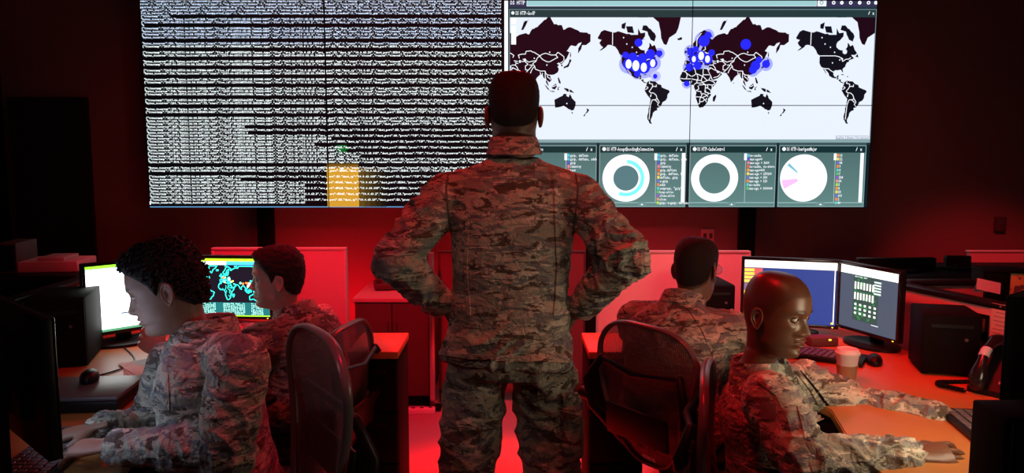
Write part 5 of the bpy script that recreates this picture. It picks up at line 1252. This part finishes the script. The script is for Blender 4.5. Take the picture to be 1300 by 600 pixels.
    for s in ('R', 'L'):
        sh, el, wr = J['sh_'+s], J['el_'+s], J['wr_'+s]; cu = el.lerp(wr, o.get('cuff', .93))
        jb.tube([sh, sh.lerp(el, .45), el.lerp(sh, .08)], [sr[0], sr[1], sr[2]], 20, round_caps=True)
        jb.tube([el.lerp(sh, .08), el.lerp(cu, .4), el.lerp(cu, .85), cu], [sr[2], sr[3], sr[4]*1.12, sr[4]], 20, round_caps=False)
        jb.ball(el, sr[2]*1.02)
        jb.ball(cu.lerp(el, .0), (sr[4]*.97,)*3)
        nk = J['neck']-(J['neck']-J['chest']).normalized()*.045; jb.tube([nk, sh], [.062, sr[0]*.92], 18, round_caps=True)
        A = o.get('fold', 1.0)
        segs += [(sh, el, .075, .017*A, .052, 1.6, (.5, 1.1, .25)), (el, cu, .062, .017*A, .042, 1.8, (1.2, .5, .35))]
    pv, ch, nk = J['pelvis'], J['chest'], J['neck']
    segs += [(pv, ch, .17, .013, .085, 2.6, (.8, .35, .3)), (ch, nk, .17, .009, .10, 2.2, (.4, .3, .25))]
    jm = folds(fuse(jb, .0072, 8), segs, o.get('seed', 1), .0035); jm = eval_mods(jm, [('SMOOTH', dict(factor=.5, iterations=1))])
    off(jm); jm.shade_smooth(); jac = link('jacket', jm, o.get('camo', 'camo'), root)
    cm = MB(); collar(J, o.get('collar', {}), cm); cme = cm.mesh('collar', True, 60); off(cme); link('collar', cme, o.get('camo', 'camo'), root)
    for s in ('R', 'L'):
        el, wr = J['el_'+s], J['wr_'+s]; cu = el.lerp(wr, o.get('cuff', .93)); dn = (wr-el).normalized(); rc = sr[4]
        cf = MB(); pr = [(rc*1.03, -.045), (rc*1.06, -.042), (rc*1.07, .012), (rc*1.0, .016), (rc*.93, .010)]
        u = dn.orthogonal().normalized(); w = dn.cross(u); cf.loft([[cu+dn*z+u*r*math.cos(q)+w*r*math.sin(q) for q in [2*PI*i/28 for i in range(28)]] for r, z in pr], cap=False)
        fm = cf.mesh('cuff', True, 60); off(fm); link('cuff', fm, o.get('camo', 'camo'), root)
    # ---- trousers and boots
    tb = MB(); segs = []; tr = o.get('thigh', [.100, .092, .078, .075, .062])
    torso(tb, J, [(-.16, .165, .125, .9), (.0, .175, .13, .9), (.16, .165, .12, .9)])
    for s in ('R', 'L'):
        hp, kn, an = J['hip_'+s], J['kn_'+s], J['an_'+s]
        tb.tube([hp, hp.lerp(kn, .45), kn], [tr[0], tr[1], tr[2]], 20, round_caps=True); tb.tube([kn, kn.lerp(an, .45), kn.lerp(an, .86)], [tr[2], tr[3], tr[4]], 20, round_caps=True)
        segs += [(hp, kn, .09, .015, .075, 2.0, (.9, .8, .3)), (kn, an, .08, .016, .06, 1.5, (.8, 1.1, .4))]
    tm = folds(fuse(tb, .0085, 8), segs, 3+o.get('seed', 1), .004); off(tm); tm.shade_smooth(); tro = link('trousers', tm, 'camo_trouser', root)
    for s in ('R', 'L'):
        an, kn = J['an_'+s], J['kn_'+s]; fwd = J['toe_'+s]; bt = MB(); up = (kn-an).normalized()
        bt.tube([an+up*.14, an+up*.02, an+V(0, 0, -.05)], [.050, .047, .045], 18, round_caps=True)
        bt.tube([an-fwd*.045+V(0, 0, -.052), an+fwd*.06+V(0, 0, -.05), an+fwd*.14+V(0, 0, -.06), an+fwd*.185+V(0, 0, -.064)], [.040, .044, .038, .028], 18, round_caps=True)
        bm_ = fuse(bt, .006, 4); off(bm_); bm_.shade_smooth(); bo = link('boot', bm_, 'boot', root)
        so_ = MB(); c = an+fwd*.065; r = fwd.cross(V(0, 0, 1)); so_.loft([[V(c.x, c.y, z)+fwd*(.145*math.cos(q))+r*(.05*math.sin(q)) for q in [2*PI*i/28 for i in range(28)]] for z in (0.0, 0.022)])
        sme = so_.mesh('sole'); off(sme); link('sole', sme, 'matte_black', bo)
    bvh = lambda ob: BVHTree.FromPolygons([v.co.copy()+floor for v in ob.data.vertices], [tuple(p.vertices) for p in ob.data.polygons])
    return dict(root=root, body=body, jacket=jac, trousers=tro, floor=floor, bj=bvh(jac), bt=bvh(tro), HM=HM, sc=sc)
def decal(pr, name, px_quad, mt, which='bj', nu=8, nv=6, th=.0025, puff=0.0, parent=None):
    """a patch sewn onto the cloth: a grid laid over the garment's surface where the sight lines of four picture points meet it"""
    (ax, ay), (bx, by), (cx, cy), (dx_, dy_) = px_quad; O = Vector((0, 0, CAM_H)); rows = []; last = None
    for j in range(nv+1):
        row = []
        for i in range(nu+1):
            u, v = i/nu, j/nv; x = (ax*(1-u)+bx*u)*(1-v)+(dx_*(1-u)+cx*u)*v; y = (ay*(1-u)+by*u)*(1-v)+(dy_*(1-u)+cy*u)*v
            d = (P(x, y, 1.0)-O).normalized(); loc, nr, _, _ = pr[which].ray_cast(O, d)
            if loc is None:
                if last is None: row.append(None); continue
                loc, nr = last
            if nr.dot(d) > 0: nr = -nr
            last = (loc, nr); row.append((loc, nr, u, v))
        rows.append(row)
    if any(r is None for row in rows for r in row): return None
    mb = MB(); n = nu+1; vs = []
    for lay in (1, 0):
        for row in rows:
            for loc, nr, u, v in row: vs.append(loc+nr*((th+puff*(1-(2*u-1)**4)*(1-(2*v-1)**4)) if lay else -.002)-pr['floor'])
    fs = []; m = n*(nv+1)
    for j in range(nv):
        for i in range(nu): a = j*n+i; fs.append((a, a+1, a+n+1, a+n)); fs.append((m+a, m+a+n, m+a+n+1, m+a+1))
    edge = [i for i in range(n)]+[j*n+nu for j in range(1, nv+1)]+[nv*n+i for i in range(nu-1, -1, -1)]+[j*n for j in range(nv-1, 0, -1)]
    for a, b in zip(edge, edge[1:]+edge[:1]): fs.append((a, b, m+b, m+a))
    mb.add(vs, fs); return part(name, mb, mt, parent or pr['root'], angle=60)
def strip(pr, name, pts, wd, mt, which='bj', th=.003, n=24, parent=None):
    """a seam or a band along the cloth through picture points"""
    O = Vector((0, 0, CAM_H)); L_ = [0]
    for p, q in zip(pts, pts[1:]): L_.append(L_[-1]+math.hypot(q[0]-p[0], q[1]-p[1]))
    path = []
    for i in range(n+1):
        s = L_[-1]*i/n; x = np.interp(s, L_, [p[0] for p in pts]); y = np.interp(s, L_, [p[1] for p in pts])
        d = (P(x, y, 1.0)-O).normalized(); loc, nr, _, _ = pr[which].ray_cast(O, d)
        if loc is None: continue
        if nr.dot(d) > 0: nr = -nr
        path.append((loc, nr))
    if len(path) < 3: return None
    rings = []
    for i, (p, nr) in enumerate(path):
        t = (path[min(i+1, len(path)-1)][0]-path[max(i-1, 0)][0]).normalized(); s = t.cross(nr).normalized(); q = p-pr['floor']
        rings.append([q-s*wd-nr*.003, q-s*wd+nr*th, q+s*wd+nr*th, q+s*wd-nr*.003])
    return part(name, MB().loft(rings), mt, parent or pr['root'], angle=60)
M['hair_black'] = hair_mat('black_hair', (.010, .008, .008)); M['hair_brown'] = hair_mat('dark_brown_hair', (.022, .013, .010)); M['hair_short'] = hair_mat('cropped_hair', (.014, .010, .009), 900)
M['eyewhite'] = mat('eye_white', (.62, .58, .55), .15); M['iris'] = mat('brown_iris', (.02, .012, .008), .1)
def leg_pose(J, fwd, knee_z=.50, thigh=.43, spread=.11, foot=0.05, toe=None):
    for s, sg in (('R', 1), ('L', -1)):
        hp = J['pelvis']+J['lat_h']*.09*sg+V(0, 0, -.02); kn = hp+fwd*thigh+J['lat_h']*(spread-.06)*sg; kn.z = knee_z
        J['hip_'+s] = hp; J['kn_'+s] = kn; J['an_'+s] = V(kn.x, kn.y, .10)+fwd*foot; J['toe_'+s] = fwd.copy()
def fixlen(a, b, L_, keep=.0):
    return a+(b-a).normalized()*L_

# 1 the standing man, seen from behind, hands on his hips
Y0 = 2.43
J = dict(head=P(652.5, 147.5, 2.455), face=V(0.02, 1, -.02), neck=P(652, 199, 2.43), chest=P(650, 300, 2.44), pelvis=P(645, 440, 2.44), lat_s=V(1, 0, 0), lat_h=V(1, 0, 0))
J['sh_R'] = P(736, 250, 2.43); J['sh_L'] = P(566, 250, 2.43)
J['el_R'] = P(794, 330, 2.33); J['el_L'] = P(502, 328, 2.33)
J['wr_R'] = P(735, 392, 2.45); J['wr_L'] = P(562, 388, 2.45)
J['hand_R'] = (V(-.55, .80, -.25), V(.8, .5, .1), V(0, -.5, -.8), dict(curl=.5)); J['hand_L'] = (V(.55, .80, -.25), V(-.8, .5, .1), V(0, -.5, -.8), dict(curl=.5))
for s, sg, hx, kx, ax in (('L', -1, 604, 592, 590), ('R', 1, 690, 700, 706)):
    J['hip_'+s] = P(hx, 478, 2.45); k = P(kx, 640, 2.42); J['kn_'+s] = V(k.x, k.y, .48); J['an_'+s] = V(P(ax, 600, 2.45).x+sg*.02, 2.46, .10); J['toe_'+s] = V(sg*.25, .97, 0).normalized()
stand = add_person('man in camouflage uniform standing with his back turned and hands on his hips', J,
    dict(skin=(.27, .15, .105), scalp=.55, head_scale=1.0, hair=dict(t=.006, fade=.85, freq=140, rough=.3, **{'raise': .012, 'soft': .03}), hair_mat='hair_short', seed=2, fold=1.15, width=1.0,
         torso=[(-.085, .208, .135, .80), (-.02, .205, .14, .80), (.10, .190, .135, .85), (.30, .180, .128, .87), (.5, .185, .130, .87), (.70, .192, .128, .88), (.84, .176, .110, .9), (.93, .130, .092, .95), (1.0, .078, .075, 1.0)],
         sleeve=[.072, .071, .067, .060, .045], thigh=[.100, .098, .090, .084, .065], collar=dict(r=(.066, .070), h=.046, gap=.35, drop=.004, up=V(0, 0, 1), dz=.012)))
strip(stand, 'hem_edge', [(560, 447), (600, 452), (650, 455), (700, 457), (728, 458)], .007, 'camo', th=.009)
strip(stand, 'shoulder_seam', [(572, 206), (566, 240), (570, 280), (574, 300)], .003, 'seam', th=.002)
strip(stand, 'shoulder_seam', [(728, 206), (734, 240), (730, 280), (727, 298)], .003, 'seam', th=.002)
strip(stand, 'back_pleat', [(596, 218), (594, 280), (592, 340), (596, 400)], .006, 'camo', th=.005)
strip(stand, 'back_pleat', [(704, 218), (706, 280), (708, 340), (704, 400)], .006, 'camo', th=.005)
for q in (((556, 500), (577, 498), (580, 585), (558, 580)), ((712, 498), (735, 500), (736, 580), (714, 586))):
    decal(stand, 'cargo_pocket', q, 'camo_trouser', 'bt', 10, 12, .016, .010)

# 2 the woman with curly hair in the left foreground, typing
Yw = 2.03
f = V(-.94, -.26, 0).normalized(); lat = V(-.12, 1.0, 0).normalized()
J = dict(head=P(213, 370, 2.05), face=V(-.90, -.26, -.30), head_up=V(-.25, 0, 1), neck=P(262, 424, 2.08), chest=P(268, 505, 2.07), pelvis=P(300, 655, 2.08), lat_s=lat, lat_h=V(0, 1, 0))
J['sh_L'] = P(305, 462, 1.90); J['sh_R'] = P(222, 462, 2.26)
J['el_L'] = P(285, 572, 1.84); J['el_R'] = P(190, 548, 2.30)
J['wr_L'] = P(142, 566, 1.92); J['wr_R'] = P(128, 541, 2.12)
J['hand_L'] = (V(-1, .12, -.12), V(-.1, -.15, 1), V(0, 1, 0), dict(curl=.55)); J['hand_R'] = (V(-1, -.35, -.22), V(-.2, 0, 1), V(0, -1, 0), dict(curl=.55))
leg_pose(J, V(-1, 0, 0))
woman = add_person('person with short curly black hair in camouflage jacket, typing near the closed laptop', J,
    dict(skin=(.30, .17, .12), seed=5, fold=1.0, width=.96, nose=.92, brow=.5, jaw=.5, lips=1.1, head_scale=.95, lid=.35, gaze=(0, -.4), hair=dict(t=.012, fade=.30, freq=42, rough=.45, curls=True, front=.010), hair_mat='hair_black',
         sleeve=[.074, .074, .068, .060, .042], collar=dict(r=(.068, .072), h=.045, gap=.75, lapel=.06, drop=.02)))
# 3 the short-haired man behind her, facing his monitor
f3 = V(-.96, .28, 0).normalized(); l3 = V(.28, .96, 0).normalized()
J = dict(head=P(353, 356, 3.10), face=V(-1, -.2, -.03), neck=P(378, 399, 3.12), chest=P(372, 450, 3.10), pelvis=P(378, 515, 3.10), lat_s=l3, lat_h=l3)
J['neck'] = P(376, 397, 3.11); J['pelvis'] = V(P(385, 500, 3.1).x, 3.08, .56); J['chest'] = J['pelvis'].lerp(J['neck'], .6)+V(.03, 0, 0)
J['sh_L'] = J['neck']-l3*.175+V(0, 0, -.075)-f3*(-.02); J['sh_R'] = J['neck']+l3*.175+V(0, 0, -.075)
J['el_L'] = fixlen(J['sh_L'], P(292, 452, 2.78), .28); J['el_R'] = fixlen(J['sh_R'], P(300, 450, 3.4), .27)
J['wr_L'] = fixlen(J['el_L'], P(190, 444, 2.9), .27); J['wr_R'] = fixlen(J['el_R'], V(-1.35, 3.25, .80), .26)
J['hand_L'] = (V(-.75, .1, .55), V(-.3, -.9, .2), V(.2, .0, 1), dict(curl=.8)); J['hand_R'] = (V(-1, 0, -.1), V(0, 0, 1), V(0, -1, 0), dict(curl=.5))
leg_pose(J, f3)
man_a = add_person('young man with short dark hair in camouflage facing the monitor with the cyan map', J,
    dict(skin=(.52, .34, .26), seed=9, fold=.9, width=.97, head_scale=.98, scalp=.5, lid=.9, nose=.95, hair=dict(t=.015, fade=.45, freq=70, rough=.45, front=.008), hair_mat='hair_brown', collar=dict(r=(.068, .072), h=.036, gap=.6, lapel=.03)))
# 4 the man with glasses, seen from behind, facing the blue monitor
f4 = V(.52, .85, 0).normalized(); l4 = V(.85, -.52, 0).normalized()
J = dict(head=P(883, 345, 2.98), face=V(.60, .80, -.12), neck=P(866, 387, 2.93), lat_s=l4, lat_h=l4)
J['pelvis'] = V(P(850, 500, 2.86).x, 2.84, .55); J['chest'] = J['pelvis'].lerp(J['neck'], .6)-f4*.03
J['sh_R'] = J['neck']+l4*.18+V(0, 0, -.075); J['sh_L'] = J['neck']-l4*.18+V(0, 0, -.075)
J['el_R'] = fixlen(J['sh_R'], P(926, 492, 2.88), .28); J['el_L'] = fixlen(J['sh_L'], J['sh_L']+f4*.2+V(-.05, 0, -.22), .27)
J['wr_R'] = fixlen(J['el_R'], P(938, 448, 3.12), .24); J['wr_L'] = fixlen(J['el_L'], J['el_L']+f4*.26+V(.08, 0, -.03), .25)
J['hand_R'] = (V(.05, .9, .1), V(.3, -.1, .9), V(-1, 0, 0), dict(curl=.7)); J['hand_L'] = (f4+V(0, 0, -.1), V(0, 0, 1), l4, dict(curl=.5))
leg_pose(J, f4)
man_b = add_person('man with cropped black hair and glasses seated with his back turned before the blue monitor', J,
    dict(skin=(.23, .125, .085), seed=12, fold=.9, scalp=.8, hair=dict(t=.005, fade=.7, freq=140, rough=.3, **{'raise': .006}), hair_mat='hair_short', bulk=1.04, collar=dict(r=(.070, .074), h=.042, gap=.4)))
HMb = man_b['HM']; fl_ = man_b['floor']; hw = lambda x, y, z: HMb @ Vector((x, y, z))-fl_
gl = MB()
for sx in (-1, 1):
    gl.tube([hw(sx*.083, -.012, .004), hw(sx*.084, 0, .014), hw(sx*.080, .05, .017), hw(sx*.070, .098, .018)], .0017, 8)
    gl.tube([hw(sx*(.036+.030*math.copysign(abs(math.cos(q))**.7, math.cos(q))), .102-.006*abs(math.cos(q)), .014+.018*math.copysign(abs(math.sin(q))**.7, math.sin(q))) for q in [2*PI*k/24 for k in range(25)]], .0016, 6)
gl.tube([hw(-.009, .108, .018), hw(0, .110, .020), hw(.009, .108, .018)], .0016, 6)
g_ = part('glasses', gl, 'silver', man_b['root'], 'thin metal glasses')
for sx in (-1, 1):
    part('lens', MB().loft([[hw(sx*(.036+.029*math.copysign(abs(math.cos(q))**.7, math.cos(q))), y_-.006*abs(math.cos(q)), .014+.017*math.copysign(abs(math.sin(q))**.7, math.sin(q))) for q in [2*PI*k/24 for k in range(24)]] for y_ in (.1015, .1025)]), 'lens', g_)
decal(man_b, 'sleeve_patch', ((888, 436), (901, 436), (901, 444), (889, 444)), 'patch')
for i in range(3): strip(man_b, 'rank_stripe', [(904+i*3.2, 437-i*1.5), (907.5+i*3.2, 442-i*1.5), (912+i*3, 437-i*1.5)], .004, 'patch', n=8)
strip(man_b, 'shoulder_seam', [(874, 392), (893, 420), (905, 450), (912, 480)], .004, 'camo', th=.004)
# 5 the bald man in the right foreground
f5 = V(.93, -.14, 0).normalized(); l5 = V(-.22, -.97, 0).normalized()
J = dict(head=P(984, 401, 2.27), face=V(.66, -.74, -.13), head_up=V(.05, .02, 1), neck=P(966, 473, 2.31), chest=P(975, 540, 2.31), lat_s=l5, lat_h=l5)
J['pelvis'] = V(P(982, 640, 2.3).x, 2.30, .54); J['chest'] = J['pelvis'].lerp(J['neck'], .6)+V(-.005, 0, 0)
J['sh_R'] = P(978, 508, 2.10); J['sh_L'] = P(1022, 488, 2.50)
J['el_R'] = P(1022, 586, 1.96); J['el_L'] = P(1092, 520, 2.52)
J['wr_R'] = P(1160, 577, 2.00); J['wr_L'] = P(1198, 530, 2.33)
J['hand_R'] = (V(1, .10, .0), V(.05, -.45, 1), V(0, 1, 0), dict(curl=.35, spread=.35)); J['hand_L'] = (V(1, -.25, -.08), V(0, 0, 1), V(0, -1, 0), dict(curl=.5))
leg_pose(J, f5)
man_c = add_person('bald man in camouflage jacket typing with both arms stretched out beside the paper cup', J,
    dict(skin=(.135, .060, .034), rough=.36, seed=21, fold=1.15, nose=.98, nose_w=1.5, lips=1.75, scalp=.45, stubble=.3, head_scale=1.0, width=1.0, lip_col=(1.15, .75, .72), gaze=(.15, -.10), brow_dark=1.0, lid=.85,
         sleeve=[.080, .076, .068, .062, .045], bulk=1.02, collar=dict(r=(.074, .078), h=.045, gap=.62, lapel=.05, drop=.015)))
strip(man_c, 'placket_edge', [(1010, 472), (1027, 492), (1048, 520), (1062, 548)], .007, 'camo', th=.006)
strip(man_c, 'placket_gap', [(1016, 470), (1034, 492), (1055, 520), (1070, 546)], .0045, 'matte_black', th=.0008)
strip(man_c, 'shoulder_seam', [(962, 484), (985, 500), (1000, 530), (1008, 556)], .003, 'camo', th=.004)
decal(man_c, 'name_tape', ((1019, 507), (1033, 503), (1035, 508), (1021, 513)), 'patch', nu=6, nv=3)
decal(man_c, 'sleeve_patch', ((966, 510), (985, 512), (985, 533), (966, 532)), 'patch', nu=6, nv=6, th=.002)
decal(man_c, 'chest_pocket', ((1012, 516), (1042, 512), (1052, 548), (1022, 556)), 'camo', nu=8, nv=8, th=.003, puff=.003)
decal(woman, 'chest_pocket', ((180, 478), (214, 474), (216, 520), (186, 524)), 'camo', nu=8, nv=8, th=.003, puff=.003)
decal(man_a, 'sleeve_patch', ((346, 420), (358, 420), (358, 432), (346, 432)), 'patch')

# ---------------------------------------------------------------- their chairs
c1 = P(404, 500, 2.06); chair('black mesh office chair with a pale-rimmed back behind the typing person with curly hair', (-.80, 1.95, 0), face(-.84, -.54), lift=-.005)
chair('black mesh office chair of the short-haired man, its rim lit red', (P(412, 450, 3.0).x-.20, 3.0, 0), face(-.95, .20), lift=-.17)
chair('black mesh office chair under the man with glasses', (P(818, 480, 2.75).x+.25, 2.93, 0), face(.80, .60), lift=-.13)
chair('black mesh office chair of the bald man, mostly behind his back', (.90, 2.27, 0), face(.95, -.30), lift=-.175)
